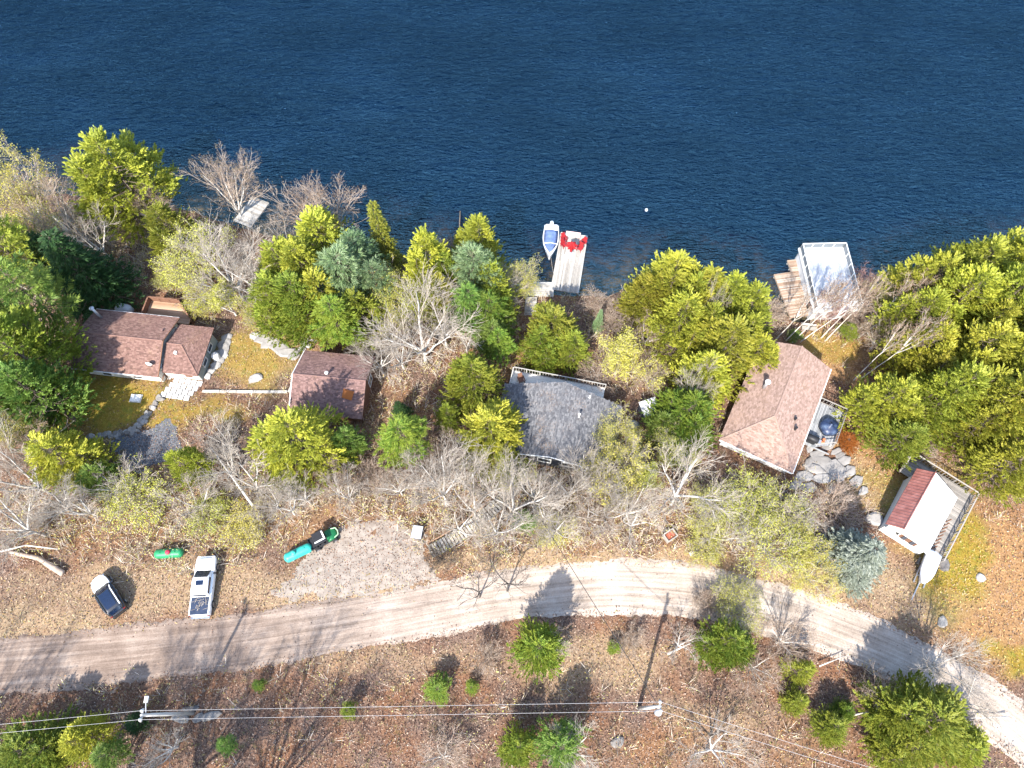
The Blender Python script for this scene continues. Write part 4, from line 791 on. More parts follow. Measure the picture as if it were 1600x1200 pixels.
opening(H1, (x0 - .4, y0 + .4), (x1 - .4, y0 + .4), .72, 1.2, 1.1, .9, pane='brownwood'); opening(H1, (x0 - .4, y0 + .4), (x1 - .4, y0 + .4), .3, 1.0, .9, 1.9, 'door', 'white', 'cream')
st = part('steps', MB().box((x0 + .1, y0 - .35, .2), (.9, 1.6, .14)).box((x0 + .1, y0 - .75, .02), (.9, .5, .16)), 'greyplank', H1); railing(H1, [(x0 - .4, y0 - 1.1), (x0 - .4, y0 + .3)], .1, 1.0, 'brownwood', 1.2)
dk = thing('deck', 'brown deck with solid board railing behind the left cottage', 'deck', (-44.2, 38.45, z0), R(-6.7)); dz = .75
deck(dk, -.2, 5.3, Wd + .25, Wd + 2.9, dz, 'x', .16, 'brownplank', 3, clip=lambda c, lo, hi: (lo, hi - max(0, (c - Wd - 1.0) * .95)))
railing(dk, [(-.2, Wd + 2.9), (3.5, Wd + 2.9), (5.3, Wd + 1.0)], dz, .95, 'brownwood', 1.2, panel='brownwood', top=.16); railing(dk, [(-.2, Wd + .3), (-.2, Wd + 2.9)], dz, .95, 'brownwood', 1.2, panel='brownwood', top=.16)
part('post', MB().box((0, Wd + 2.8, -.3), (.14, .14, 2)).box((3.4, Wd + 2.8, -.3), (.14, .14, 2)).box((5.2, Wd + .9, -.3), (.14, .14, 2)), 'brownwood', dk)
p = G(193, 482, 1.5); bq = thing('barbecue', 'grey covered barbecue at the left end of the brown deck', 'barbecue', (p.x, p.y, tz(p.x, p.y)), R(-10))
part('cover', MB().loft([[(math.copysign(abs(math.cos(a)) ** .6, math.cos(a)) * 1.0 * k, math.copysign(abs(math.sin(a)) ** .6, math.sin(a)) * .55 * k, z) for a in [i * math.pi / 8 for i in range(16)]] for k, z in ((1, .85), (1.03, 1.2), (.98, 1.7), (.8, 1.95), (.4, 2.05))]), 'grey', bq, True)
part('stand', MB().box((0, 0, .4), (1.5, .9, .88)), 'brownwood', bq)

# ------------------------------------------------------------------ brown garage
H2, z0 = house('garage', 'brown gabled garage with a white roof vent and dark right wall', (-19.9, 33.1), -6, 'garage'); e, rg = .35 - z0, 2.1 - z0; L, Wd = 4.05, 3.8
walls(H2, [(-L + .25, -Wd + .35), (L - .25, -Wd + .35), (L - .25, Wd - .35), (-L + .25, Wd - .35)], -1.2, e + .1, 'brownwood', {1: (.5, rg - .1), 3: (.5, rg - .1)})
roof(H2, [[(-L, -Wd, e), (L, -Wd, e), (L, 0, rg), (-L, 0, rg)], [(L, Wd, e), (-L, Wd, e), (-L, 0, rg), (L, 0, rg)]], 'dark_shingle', caps=[((-L, 0, rg), (L, 0, rg))])
v = part('roof_vent', MB().tube((-.3, .35, rg - .4), (-.3, .35, rg + .35), .1), 'steel', H2); part('vent_cap', MB().lathe([(.2, rg + .33), (.2, rg + .42), (.04, rg + .52)], 10, 'Z', (-.3, .35, 0)), 'white', v)
part('fascia', MB().tube((-L - .05, -Wd, e - .05), (-L - .05, 0, rg - .02), .07, n=4).tube((-L - .05, Wd, e - .05), (-L - .05, 0, rg - .02), .07, n=4), 'white', H2)
opening(H2, (L - .25, -Wd + .35), (L - .25, Wd - .35), .68, 1.6, 1.2, 1.2)
part('moss_patch', MB().slab([(1.6, -1.9, e + (rg - e) * .5 + .09), (2.7, -2.1, e + (rg - e) * .45 + .09), (2.9, -1.2, e + (rg - e) * .68 + .09), (1.7, -1.0, e + (rg - e) * .74 + .09)], .03), 'rust_leaves', H2)

# ------------------------------------------------------------------ grey cottage
H3, z0 = house('cottage', 'grey shingled cottage with its pale deck facing the lake', (4.75, 27.55), -12); e, rg = 1.15 - z0, 3.0 - z0; Wx, Ly = 6.5, 3.95
walls(H3, [(-Wx + .4, -Ly + .35), (Wx - .4, -Ly + .35), (Wx - .4, Ly - .5), (-Wx + .4, Ly - .5)], -1.4, e + .08, 'darkwall', {0: (.5, rg - .12), 2: (.5, rg - .12)})
roof(H3, [[(-Wx, Ly, e), (-Wx, -Ly, e), (0, -Ly, rg), (0, Ly + .7, rg)], [(Wx, -Ly, e), (Wx, Ly, e), (0, Ly + .7, rg), (0, -Ly, rg)]], 'grey_shingle', caps=[((0, -Ly, rg), (0, Ly + .7, rg))])
[part('fascia', MB().tube((s * Wx, -Ly - .05, e - .02), (0, -Ly - .05, rg - .02), .06, n=4), 'white', H3) for s in (-1, 1)]
for f in (.3, .45, .66): opening(H3, (-Wx + .4, -Ly + .3), (Wx - .4, -Ly + .3), f, 2.3, 1.5, 1.1)
opening(H3, (-Wx + .4, -Ly + .3), (Wx - .4, -Ly + .3), .83, 2.1, 1.4, .9)
v = part('vent_pipe', MB().tube((2.1, 1.2, rg - .8), (2.1, 1.2, rg + .25), .08), 'white', H3); part('vent_cap', MB().lathe([(.13, rg + .24), (.13, rg + .32), (.03, rg + .36)], 10, 'Z', (2.1, 1.2, 0)), 'white', v)
part('service_mast', MB().tube((-Wx + .9, -Ly + .1, e - .4), (-Wx + .9, -Ly + .1, e + 1.1), .05), 'steel', H3); part('eave_box', MB().box((2.7, Ly - .1, rg - .95), (.45, .35, .4)), 'white', H3)
d3 = thing('deck', 'pale deck with rails on the lake side of the grey cottage', 'deck', (4.75, 27.55, z0), R(-12)); dz = 1.5
M['paleplank'] = simple('pale_painted_planks', flat((.68, .64, .57), .1), 1.3, .8, obj_var=.3, stretch=(.5, 6, 6)); deck(d3, -6.0, 4.4, Ly - .35, Ly + 2.3, dz, 'x', .15, 'paleplank', 3.5); railing(d3, [(-6.0, Ly + .3), (-6.0, Ly + 2.3), (4.4, Ly + 2.3)], dz, 1.0, 'greyplank', 1.5, balusters=.3)
part('post', MB().box((-5.9, Ly + 2.2, .0), (.15, .15, 2.8)).box((-1, Ly + 2.2, .0), (.15, .15, 2.8)).box((4.3, Ly + 2.2, .0), (.15, .15, 2.8)), 'greyplank', d3)
c = H3.matrix_basis
def chair(loc, rz, mat, label, group=None, name='deck_chair'):
    o = thing(name, label, 'chair', loc, rz, group)
    part('seat', MB().box((0, .02, .36), (.52, .5, .05), 0, (R(-10), 'X')), mat, o); part('backrest', MB().box((0, -.36, .72), (.52, .05, .8), 0, (R(20), 'X')), mat, o)
    for s in (-1, 1):
        part('armrest', MB().box((s * .33, .0, .58), (.13, .75, .03)), mat, o)
        for y in (.3, -.25): part('leg', MB().box((s * .3, y, .29), (.06, .07, .56)), mat, o)
    return o
def on(h, x, y, z): m = Matrix.Translation(h.location) @ Matrix.Rotation(h.rotation_euler.z, 4, 'Z'); return m @ Vector((x, y, z))
chair(on(d3, -4.9, Ly + 1.2, dz + .03), R(200), 'brownwood', 'brown deck chair at the left end of the pale deck')
# ------------------------------------------------------------------ pink brown cottage
H4, z0 = house('cottage', 'pink brown shingled cottage hipped at its road end above the flagstones', (28.95, 30.7), -27.5); e, rg = .5 - z0, 2.4 - z0; Wx, Ly = 4.05, 6.85; hy = -Ly + 4.3
walls(H4, [(-Wx + .4, -Ly + .4), (Wx - .4, -Ly + .4), (Wx - .4, Ly - .4), (-Wx + .4, Ly - .4)], -1.6, e + .08, 'white', {2: (.5, rg - .12)})
roof(H4, [[(-Wx, Ly, e), (-Wx, -Ly, e), (0, hy, rg), (0, Ly, rg)], [(Wx, -Ly, e), (Wx, Ly, e), (0, Ly, rg), (0, hy, rg)], [(-Wx, -Ly, e), (Wx, -Ly, e), (0, hy, rg)]], 'pink_shingle',
     caps=[((0, hy, rg), (0, Ly, rg)), ((0, hy, rg), (-Wx, -Ly, e)), ((0, hy, rg), (Wx, -Ly, e))])
part('gutter', MB().box((Wx + .06, 0, e - .06), (.12, 2 * Ly, .12)), 'white', H4); part('gutter', MB().box((0, -Ly - .06, e - .06), (2 * Wx, .12, .12)), 'white', H4)
for f in (.15, .5, .8): opening(H4, (-Wx + .4, -Ly + .35), (Wx - .4, -Ly + .35), f, 1.9, 1.2, .7)
opening(H4, (Wx - .35, -Ly + .4), (Wx - .35, Ly - .4), .55, 1.7, 1.8, 1.9, 'door')
v = part('chimney', MB().tube((-2.0, .6, e + .6), (-2.0, .6, rg + .5), .17, n=12), 'steel', H4, True); part('rain_cap', MB().lathe([(.3, rg + .5), (.3, rg + .6), (.05, rg + .75)], 12, 'Z', (-2.0, .6, 0)), 'white', v)
for x, y in ((2.2, -1.4), (2.6, -2.4)): part('roof_vent', MB().tube((x, y, e + .6), (x, y, rg - .55), .14), 'black', H4)
M['bluegreyplank'] = simple('blue_grey_planks', [(.13, .135, .14), (.23, .235, .24), (.33, .33, .33)], .8, .85, obj_var=.4, stretch=(1, 3, 3)); d4 = thing('deck', 'grey weathered deck on the right side of the pink roofed cottage', 'deck', (28.95, 30.7, z0), R(-27.5)); dz = .9
deck(d4, Wx - .3, Wx + 3.3, -2.2, 3.4, dz, 'y', .15, 'bluegreyplank', 3.4, clip=lambda c, lo, hi: (lo + max(0, (c - Wx - 1.4) * .7), hi)); railing(d4, [(Wx, 3.4), (Wx + 3.3, 3.4), (Wx + 3.3, -.9)], dz, 1.0, 'darkplank', 1.6, balusters=.35)
part('railing', MB().box((Wx + 2.35, -1.55, dz + .9), (2.3, .1, .06), R(34)), 'deckwood', d4)
part('post', MB().box((Wx + 3.2, 3.3, -.2), (.14, .14, 2)).box((Wx + 3.2, -.8, -.2), (.14, .14, 2)), 'greyplank', d4)
o = thing('covered_table', 'round patio table under a dark blue cover on the grey deck', 'table', on(d4, Wx + 2.2, .75, dz + .03)); M['bluecover'] = simple('blue_cover', [(.01, .016, .04), (.02, .035, .08), (.1, .14, .2)], 1.6, .45, spec=.5)
part('cover', MB().loft([[(math.cos(a) * r * (1 + .05 * math.sin(5 * a)), math.sin(a) * r * (1 + .05 * math.sin(5 * a)), z) for a in [i * math.pi / 14 for i in range(28)]] for r, z in ((1.02, .08), (.98, .5), (.93, .72), (.6, .8), (.15, 1.0), (.04, 1.25))]), 'bluecover', o, True)
o = thing('barbecue', 'black barbecue at the lower end of the grey deck', 'barbecue', on(d4, Wx + .95, -1.65, dz + .03), R(-27))
part('lid', MB().lathe([(.3, -.62), (.36, -.58), (.38, 0), (.36, .58), (.3, .62)], 12, 'X', (0, 0, .85)), 'black', o, True); part('cart', MB().box((0, 0, .4), (.9, .55, .7)), 'black', o)
for s in (-1, 1): part('side_shelf', MB().box((s * .75, 0, .85), (.3, .5, .04)), 'steel', o)
p = G(1281, 674, .7); o = thing('glass_table', 'low glass topped table with pale frame below the black barbecue', 'table', (p.x, p.y, tz(p.x, p.y)), R(-30))
M['greenglass'] = simple('green_glass', flat((.08, .12, .09)), 3, .15, spec=.7)
part('table_top', MB().box((0, 0, .7), (1.5, .95, .03)), 'greenglass', o); part('frame', MB().box((0, .5, .7), (1.66, .06, .06)).box((0, -.5, .7), (1.66, .06, .06)).box((.8, 0, .7), (.06, .94, .06)).box((-.8, 0, .7), (.06, .94, .06)), 'white', o)
for a, b in ((1, 1), (1, -1), (-1, 1), (-1, -1)): part('leg', MB().box((a * .75, b * .45, .33), (.05, .05, .68)), 'white', o)
p = G(1284, 690, .6); o = thing('chiminea', 'rust coloured clay chiminea beside the flagstones', 'fire pot', (p.x, p.y, tz(p.x, p.y)))
part('bowl', MB().lathe([(.16, .1), (.34, .25), (.4, .5), (.33, .75), (.17, .95)], 16), 'terracotta', o, True); part('flue', MB().lathe([(.165, .94), (.14, 1.2), (.17, 1.3), (.13, 1.31)], 12), 'terracotta', o, True); part('stand', MB().lathe([(.3, 0), (.3, .06), (.2, .12)], 10), 'black', o)

# ------------------------------------------------------------------ white shed
cs = Vector((41.5, 18.35)); zs = tz(*cs); SH = thing('shed', 'white shed with red and white metal roof beside the round blue spruce', 'shed', (cs.x, cs.y, zs), R(-38))
el, er, rg = 1.35 - zs, .55 - zs, 2.45 - zs; xl, xr, xm = -2.3, 2.45, -1.05; yl, yh = -3.3, 4.1
walls(SH, [(xl + .18, yl + .12), (xr - .35, yl + .12), (xr - .35, yh - .3), (xl + .18, yh - .3)], -.8, er + .12, 'white')
gx = [(xl + .18, er + .12), (xr - .35, er + .12), (xm, rg - .1), (xl + .18, el - .02)]
for y, d in ((yl + .12, .14), (yh - .44, .14)): part('gable', MB().add([(x, y, z) for x, z in gx] + [(x, y + d, z) for x, z in gx], [(0, 1, 2, 3), (7, 6, 5, 4), (1, 0, 4, 5), (2, 1, 5, 6), (3, 2, 6, 7), (0, 3, 7, 4)]), 'white', SH)
part('wall', MB().box((xl + .25, -.1, (er + el) / 2 + .03), (.14, yh - yl - .7, el - er - .1)), 'white', SH)
rl = part('roof', MB().slab([(xl - .1, yl, el - .12), (xm, yl, rg), (xm, yh, rg), (xl - .1, yh, el - .12)], .07), 'redmetal', SH); 
for i in range(21):
    y = yl + .1 + i * (yh - yl - .2) / 20; part('rib', MB().tube((xl - .1, y, el - .1), (xm - .02, y, rg + .02), .028, n=4), 'redmetal', rl)
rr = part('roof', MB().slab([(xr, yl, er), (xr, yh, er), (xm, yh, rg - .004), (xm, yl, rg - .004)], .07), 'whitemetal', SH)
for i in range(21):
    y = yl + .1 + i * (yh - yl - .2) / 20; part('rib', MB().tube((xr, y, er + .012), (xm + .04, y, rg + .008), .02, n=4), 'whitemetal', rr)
part('ridge_cap', MB().tube((xm, yl - .02, rg + .03), (xm, yh + .02, rg + .03), .07, n=6), 'redmetal', SH)
w = opening(SH, (xl + .18, yl + .1), (xr - .35, yl + .1), .55, 2.0, 1.9, 1.15, pane='brownwood'); 
for s in (-.33, .33): part('mullion', MB().box((.05 + .26 + s * 1.3 - .05, yl + .03, 2.0), (.34, .06, .95)), 'darkwall', w)
part('lamp', MB().box((-.9, yl + .02, 2.0), (.2, .16, .16)), 'black', SH); opening(SH, (xl + .18, yh - .3), (xl + .18, yl + .12), .5, 1.7, .8, .7)
SD = thing('deck', 'railed wooden walkway around the back and right of the white shed', 'deck', (cs.x, cs.y, zs), R(-38)); dz = .35
deck(SD, xl - .9, xr + 1.7, yh - .2, yh + 2.1, dz, 'x', .16, 'darkplank', 3); deck(SD, xr - .2, xr + 1.7, -2.6, yh - .24, dz, 'x', .16, 'darkplank', 3)
railing(SD, [(xl - .9, yh), (xl - .9, yh + 2.1), (xr + 1.7, yh + 2.1), (xr + 1.7, -2.6)], dz, 1.05, 'darkplank', 1.3, balusters=.32, top=.12)
part('post', MB().box((xr + 1.6, yh + 2, -.6), (.14, .14, 1.8)).box((xr + 1.6, 0, -.6), (.14, .14, 1.8)).box((xl - .8, yh + 2, -.6), (.14, .14, 1.8)), 'greyplank', SD)
for i in range(8): part('stair_tread', MB().box((xr + .75, -2.75 - i * .28, dz - .1 - i * .1), (1.5, .24, .05)), 'greyplank', SD)
rack = MB()
for i in range(9): part('slat', MB().box((xr + .55, -2.2 + i * .5, dz + .55), (.09, .1, 1.0)), 'brownwood', SD)

# ------------------------------------------------------------------ boathouse, docks
c = Vector((39.35, 48.9)); BH = thing('boathouse', 'grey boathouse with white flat roof deck and glass railing on the water', 'boathouse', (c.x, c.y, WATER), R(1.5))
hx, hy = 2.8, 4.6; rz_ = 2.45
bw = simple('pale_grey_siding', flat((.5, .5, .5)), 2, .75); M['palegrey'] = bw
walls(BH, [(-hx + .15, -hy + .15), (hx - .15, -hy + .15), (hx - .15, hy - .15), (-hx + .15, hy - .15)], -.6, rz_ - .2, 'palegrey')
M['membrane'] = simple('white_membrane', [(.27, .295, .33), (.4, .41, .43), (.5, .5, .5)], .2, .5, detail=1)
part('roof_deck', MB().box((0, 0, rz_ - .1), (2 * hx, 2 * hy, .2)), 'membrane', BH); part('fascia', MB().box((-hx - .04, 0, rz_ - .14), (.06, 2 * hy + .1, .3)).box((hx + .04, 0, rz_ - .14), (.06, 2 * hy + .1, .3)).box((0, -hy - .04, rz_ - .14), (2 * hx, .06, .3)).box((0, hy + .04, rz_ - .14), (2 * hx, .06, .3)), 'white', BH)
M['railglass'] = simple('grey_rail_glass', flat((.13, .15, .17)), 2, .25, spec=.3)
railing(BH, [(-hx + .08, -hy + .08), (-hx + .08, hy - .08), (hx - .08, hy - .08), (hx - .08, -hy + .08)], rz_, 1.05, 'white', 1.5, panel='railglass', top=.1)
opening(BH, (-hx + .15, hy), (-hx + .15, -hy + .15), .85, 1.2, .9, 1.9, 'door', 'white', 'black')
def dock(name, label, px_a, px_b, width, z, along, mat, joint=4, cat='dock', pw=.16):
    """px_a, px_b: the seen ends of the left long side"""
    a, b = Vector(pz(*px_a, z)), Vector(pz(*px_b, z)); d = b - a; l = d.length; o = thing(name, label, cat, (a.x, a.y, z), math.atan2(d.y, d.x))
    deck(o, 0, l, -width, 0, -.03, along, pw, mat, joint); ps = MB()
    for x in (.15, l / 2, l - .15):
        for y in (-.08, -width + .08): ps.tube((x, y, -1.9), (x, y, -.06), .09, n=6)
    part('pile', ps, 'greyplank', o); part('edge_board', MB().box((l / 2, .03, -.12), (l, .05, .22)).box((l / 2, -width - .03, -.12), (l, .05, .22)).box((l + .03, -width / 2, -.12), (.05, width + .1, .22)), mat, o)
    return o, l
DK, dl = dock('dock', 'long pale dock with a red umbrella on its end at centre', (861, 452), (877, 363), 3.45, WATER + .6, 'x', 'deckwood', 4.3)
dock('landing', 'pale plank shore landing left of the foot of the main dock', (822, 462), (823, 440), 3.4, WATER + .62, 'y', 'deckwood', 3.4, 'landing')
dock('walkway', 'narrow plank walkway from the landing towards the grey cottage', (820, 492), (822, 464), 1.3, WATER + .9, 'y', 'deckwood', 1.3, 'walkway')
dock('dock', 'small slanted grey dock between the bare trees on the upper left', (365, 345), (394, 307), 2.6, WATER + .5, 'y', 'deckwood', 3)
dock('dock', 'lower plank platform furthest left beside the boathouse', (1236, 497), (1210, 429), 4.0, WATER + .55, 'y', 'rustplank', 4)
dock('dock', 'stepped out plank platform against the boathouse wall', (1238, 428), (1231, 407), 2.4, WATER + .62, 'y', 'rustplank', 3)
M['red'] = simple('red_fabric', flat((.32, .012, .016)), 3, .7); M['redpaint'] = simple('red_paint', flat((.24, .016, .02)), 3, .5)
def dk_pt(x, y): m = Matrix.Translation(DK.location) @ Matrix.Rotation(DK.rotation_euler.z, 4, 'Z'); return m @ Vector((x, y, 0))
um = thing('umbrella', 'half closed red umbrella on a grey square base on the main dock', 'umbrella', dk_pt(dl - 3.4, -1.7))
part('base', MB().bbox((0, 0, .09), (.9, .9, .18), .05), 'grey', um); part('pole', MB().tube((0, 0, .18), (0, 0, 2.75), .03), 'steel', um)
secs = []
for r, z in ((.1, .8), (.15, 1.4), (.34, 1.8), (.62, 2.05), (.45, 2.4), (.05, 2.78)): secs.append([(math.cos(a) * r * (1 + .28 * math.cos(8 * a)), math.sin(a) * r * (1 + .28 * math.cos(8 * a)), z) for a in [i * math.pi / 16 for i in range(32)]])
part('canopy', MB().loft(secs), 'red', um)
for k, (x, y, rz, lb) in enumerate([(dl - 1.25, -.5, 200, 'red slatted chair left of the red umbrella on the dock'), (dl - 2.2, -.65, 215, 'red slatted chair closest to the left of the red umbrella'), (dl - 2.35, -2.75, 150, 'red slatted chair closest to the right of the red umbrella'), (dl - 1.4, -3.05, 135, 'red slatted chair furthest right on the dock end')]):
    chair(dk_pt(x, y), R(rz), 'redpaint', lb, 'red chairs on the main dock', 'garden_chair')
o = thing('bench', 'pale pink bench across the end of the main dock', 'bench', dk_pt(dl - .55, -1.6), DK.rotation_euler.z - math.pi / 2); M['pinkwood'] = simple('faded_pink_wood', flat((.6, .4, .38)), 3, .8)
part('seat', MB().box((0, 0, .43), (1.9, .42, .05)), 'pinkwood', o); part('backrest', MB().box((0, .22, .68), (1.9, .05, .4)), 'pinkwood', o)
for s in (-1, 1): part('leg', MB().box((s * .8, 0, .2), (.07, .38, .4)), 'pinkwood', o)
a = pz(1258, 515, tz(37, 42)); o = thing('bench', 'pale bench on the shore below the boathouse', 'bench', (a[0] + .4, a[1], tz(a[0], a[1])), R(-8))
part('seat', MB().box((0, 0, .45), (1.8, .5, .08)), 'deckwood', o); part('backrest', MB().box((-.2, .34, .75), (1.8, .06, .45)), 'deckwood', o)
for s in (-1, 1): part('leg', MB().box((s * .75, 0, .2), (.1, .45, .42)), 'deckwood', o)

# ------------------------------------------------------------------ moored boat
a, b = Vector(pz(862, 353, WATER + .5)), Vector(pz(858.5, 403, WATER + .5)); d = b - a; bl = d.length
BT = thing('motor_boat', 'white motor boat under a blue cover moored left of the main dock', 'boat', (*((a + b) / 2)[:2], WATER), math.atan2(d.y, d.x))
def hull(l, w, secs_=9, z0=-.3, z1=.62, stern=.86):
    S = []
    for i in range(secs_ + 1):
        t = i / secs_; x = -l / 2 + l * t; k = (stern + (1 - stern) * min(1, t * 3)) if t < .35 else max(.02, (1 - ((t - .35) / .65) ** 2.2)) ; hw = w / 2 * k; zz = z1 + .22 * t * t
        S.append([(x, -hw, zz), (x, -hw * .92, zz * .4), (x, -hw * .55, z0 + .1 * t), (x, 0, z0 - .08 + .3 * t ** 3), (x, hw * .55, z0 + .1 * t), (x, hw * .92, zz * .4), (x, hw, zz), (x, 0, zz + .03)])
    return S
M['gel'] = simple('white_gelcoat', flat((.78, .78, .78), .04), 3, .25, spec=.5, coat=.3); M['cover'] = simple('blue_boat_cover', [(.07, .11, .23), (.11, .16, .31), (.16, .22, .39)], 1.5, .6)
part('hull', MB().loft(hull(bl, 2.1)), 'gel', BT)
cv = []
for i in range(9):
    t = i / 8; x = -bl / 2 + .85 + (bl - 1.5) * t; k = 1 if t < .4 else 1 - ((t - .4) / .62) ** 2; hw = .9 * k + .02; zz = .72 + .2 * math.sin(t * 3.1) + .1 * t
    cv.append([(x, -hw, .66 + .1 * t), (x, -hw * .5, zz), (x, 0, zz + .08), (x, hw * .5, zz), (x, hw, .66 + .1 * t), (x, 0, .6)])
part('cover', MB().loft(cv), 'cover', BT, True); part('cover_bow', MB().tube((.55, -.95, .82), (.55, 0, 1.06), .035).tube((.55, .95, .82), (.55, 0, 1.06), .035), 'gel', BT)
part('swim_platform', MB().bbox((-bl / 2 - .1, 0, .3), (.6, 1.5, .12), .05), 'gel', BT); eng = part('outboard_motor', MB().loft([[(x, math.cos(a_) * r, .75 + math.sin(a_) * r * .8) for a_ in [i * math.pi / 5 for i in range(10)]] for x, r in ((-bl / 2 - .55, .1), (-bl / 2 - .5, .24), (-bl / 2 - .1, .27), (-bl / 2 + .15, .2))]), 'gel', BT, True)
part('skeg', MB().box((-bl / 2 - .3, 0, .1), (.22, .08, 1.0)), 'black', eng)
part('rub_rail', MB().path([(q[0][0], q[0][1], q[0][2]) for q in hull(bl, 2.12)], .03, 5).path([(q[6][0], q[6][1], q[6][2]) for q in hull(bl, 2.12)], .03, 5), 'steel', BT)
ln = thing('mooring_line', 'pale mooring line between boat bow and the main dock', 'rope', (0, 0, 0)); q0 = on(BT, bl / 2 - .3, .1, .75); q1 = dk_pt(dl - 6.9, -.05) + Vector((0, 0, .06)); part('rope', MB().tube(q0, (q0 + q1) / 2 - Vector((0, 0, .12)), .025).tube((q0 + q1) / 2 - Vector((0, 0, .12)), q1, .025), 'deckwood', ln)
a = pz(1010, 328, WATER + .1); o = thing('buoy', 'small white buoy floating alone on the lake', 'buoy', (a[0], a[1], WATER)); part('float', MB().lathe([(.05, -.2), (.16, -.05), (.19, .12), (.13, .28), (.05, .34)], 14), 'gel', o, True); part('band', MB().lathe([(.18, .03), (.2, .06), (.2, .11), (.19, .13)], 14), 'gel', o)
br = MB(); a = [Vector(pz(x, y, WATER + .02)) for x, y in ((718, 372), (718, 352), (719, 330))]; br.path(a, .07, 5); br.path([Vector(pz(x, y, WATER + .02)) for x, y in ((720, 366), (733, 354), (748, 338))], .04, 5)
o = link('driftwood', br.mesh('driftwood', 'brown_bark'), label='sunken branch showing in the shallows left of the main dock', category='branch')
# ------------------------------------------------------------------ vehicles
M['carwhite_and_glare'] = simple('white_car_paint_and_hood_glare', flat((.76, .76, .75), .03), 3, .25, spec=.5, coat=.5); M['carblack'] = simple('black_car_paint', flat((.012, .013, .016)), 3, .15, spec=.6, coat=.6)
M['carglass'] = simple('car_glass', flat((.004, .01, .03)), 3, .08, spec=.9); M['chrome'] = simple('chrome', flat((.6, .6, .62)), 3, .2, metal=.9)
M['lampred'] = simple('red_lens', flat((.16, .01, .012)), 3, .2); M['lampclear'] = simple('clear_lens', flat((.7, .72, .75)), 3, .1, spec=.8)
def sect(x, hw, zb, zt, r=.75, n=20):
    """rounded box section across the car at x"""
    out = []; zc, hz = (zb + zt) / 2, (zt - zb) / 2
    for i in range(n):
        a = 2 * math.pi * (i + .5) / n; c, s = math.cos(a), math.sin(a); out.append((x, hw * math.copysign(abs(c) ** (1 - r), c), zc + hz * math.copysign(abs(s) ** (1 - r), s)))
    return out
def wheel(car, x, y, r=.36, w=.25):
    s = 1 if y > 0 else -1
    o = part('wheel', MB().lathe([(r * .6, -w / 2), (r * .95, -w / 2), (r, -w * .3), (r, w * .3), (r * .95, w / 2), (r * .6, w / 2)], 18, 'Y', (x, y, r)), 'rubber', car, True); part('rim', MB().lathe([(.05, 0), (r * .62, .02), (r * .62, .06), (.05, .05)], 14, 'Y', (x, y + s * w / 2 - (.0 if s > 0 else .06), r)), 'chrome', o)
a, b = G(152, 903, .8), G(184, 957, .9); d = a - b; cx = (a + b) / 2 
SV = thing('parked_car', 'black crossover with hood glare painted white and a glass roof parked angled on the verge', 'car', (cx.x, cx.y, tz(cx.x, cx.y)), math.atan2(d.y, d.x)); hl = 2.3
part('body', MB().loft([sect(x, hw, zb, zt) for x, hw, zb, zt in ((-2.3, .5, .5, .85), (-2.22, .7, .35, .95), (-1.9, .86, .28, 1.02), (-.8, .93, .25, 1.02), (.6, .93, .25, 1.0), (1.3, .9, .27, .98), (1.8, .82, .32, .92), (2.1, .66, .38, .84), (2.26, .44, .44, .74), (2.32, .24, .5, .66))]), 'carblack', SV, True)
part('hood', MB().loft([sect(x, hw, .8, zt, .6) for x, hw, zt in ((.85, .82, 1.09), (1.3, .82, 1.08), (1.7, .76, 1.04), (2.0, .62, .97), (2.2, .42, .87), (2.28, .24, .8))]), 'carwhite_and_glare', SV, True)  # black hood with its sun glare painted in as white
part('cabin', MB().loft([sect(x, hw, .95, zt, .6) for x, hw, zt in ((-2.15, .62, 1.05), (-1.95, .78, 1.38), (-1.4, .8, 1.56), (-.4, .79, 1.6), (.25, .76, 1.54), (.75, .74, 1.25), (1.05, .74, 1.0))]), 'carblack', SV, True)
part('glass_roof', MB().add([(x, y, z) for x, hw, z in ((.15, .5, 1.57), (-.5, .52, 1.615), (-1.35, .5, 1.585), (-1.6, .46, 1.55)) for y in (-hw, hw)], [(0, 1, 3, 2), (2, 3, 5, 4), (4, 5, 7, 6)]), 'carglass', SV, True)
part('windshield', MB().add([(.3, -.62, 1.535), (.3, .62, 1.535), (.98, .64, 1.08), (.98, -.64, 1.08)], [(0, 1, 2, 3)]), 'carglass', SV); part('rear_window', MB().add([(-1.9, -.55, 1.47), (-1.9, .55, 1.47), (-2.16, .52, 1.12), (-2.16, -.52, 1.12)], [(0, 3, 2, 1)]), 'carglass', SV)
for s in (-1, 1):
    part('roof_rail', MB().path([(.5, s * .76, 1.4), (.1, s * .75, 1.6), (-1.4, s * .75, 1.62), (-1.8, s * .72, 1.5)], .06, 6), 'carwhite_and_glare' if s < 0 else 'carblack', SV); part('side_window', MB().box((-.5, s * .785, 1.25), (1.9, .04, .32)), 'carglass', SV)
    part('mirror', MB().bbox((.75, s * 1.02, 1.05), (.16, .24, .16), .03), 'carblack', SV); part('headlight', MB().bbox((2.02, s * .56, .78), (.2, .26, .12), .03), 'lampclear', SV); part('taillight', MB().bbox((-2.2, s * .66, .95), (.08, .2, .1), .02), 'lampred', SV); part('door_handle', MB().box((-.2, s * .935, .85), (.2, .03, .04)), 'chrome', SV)
    for x in (1.4, -1.4): wheel(SV, x, s * .82)
part('bumper', MB().bbox((-2.26, 0, .5), (.14, 1.5, .25), .04), 'black', SV)

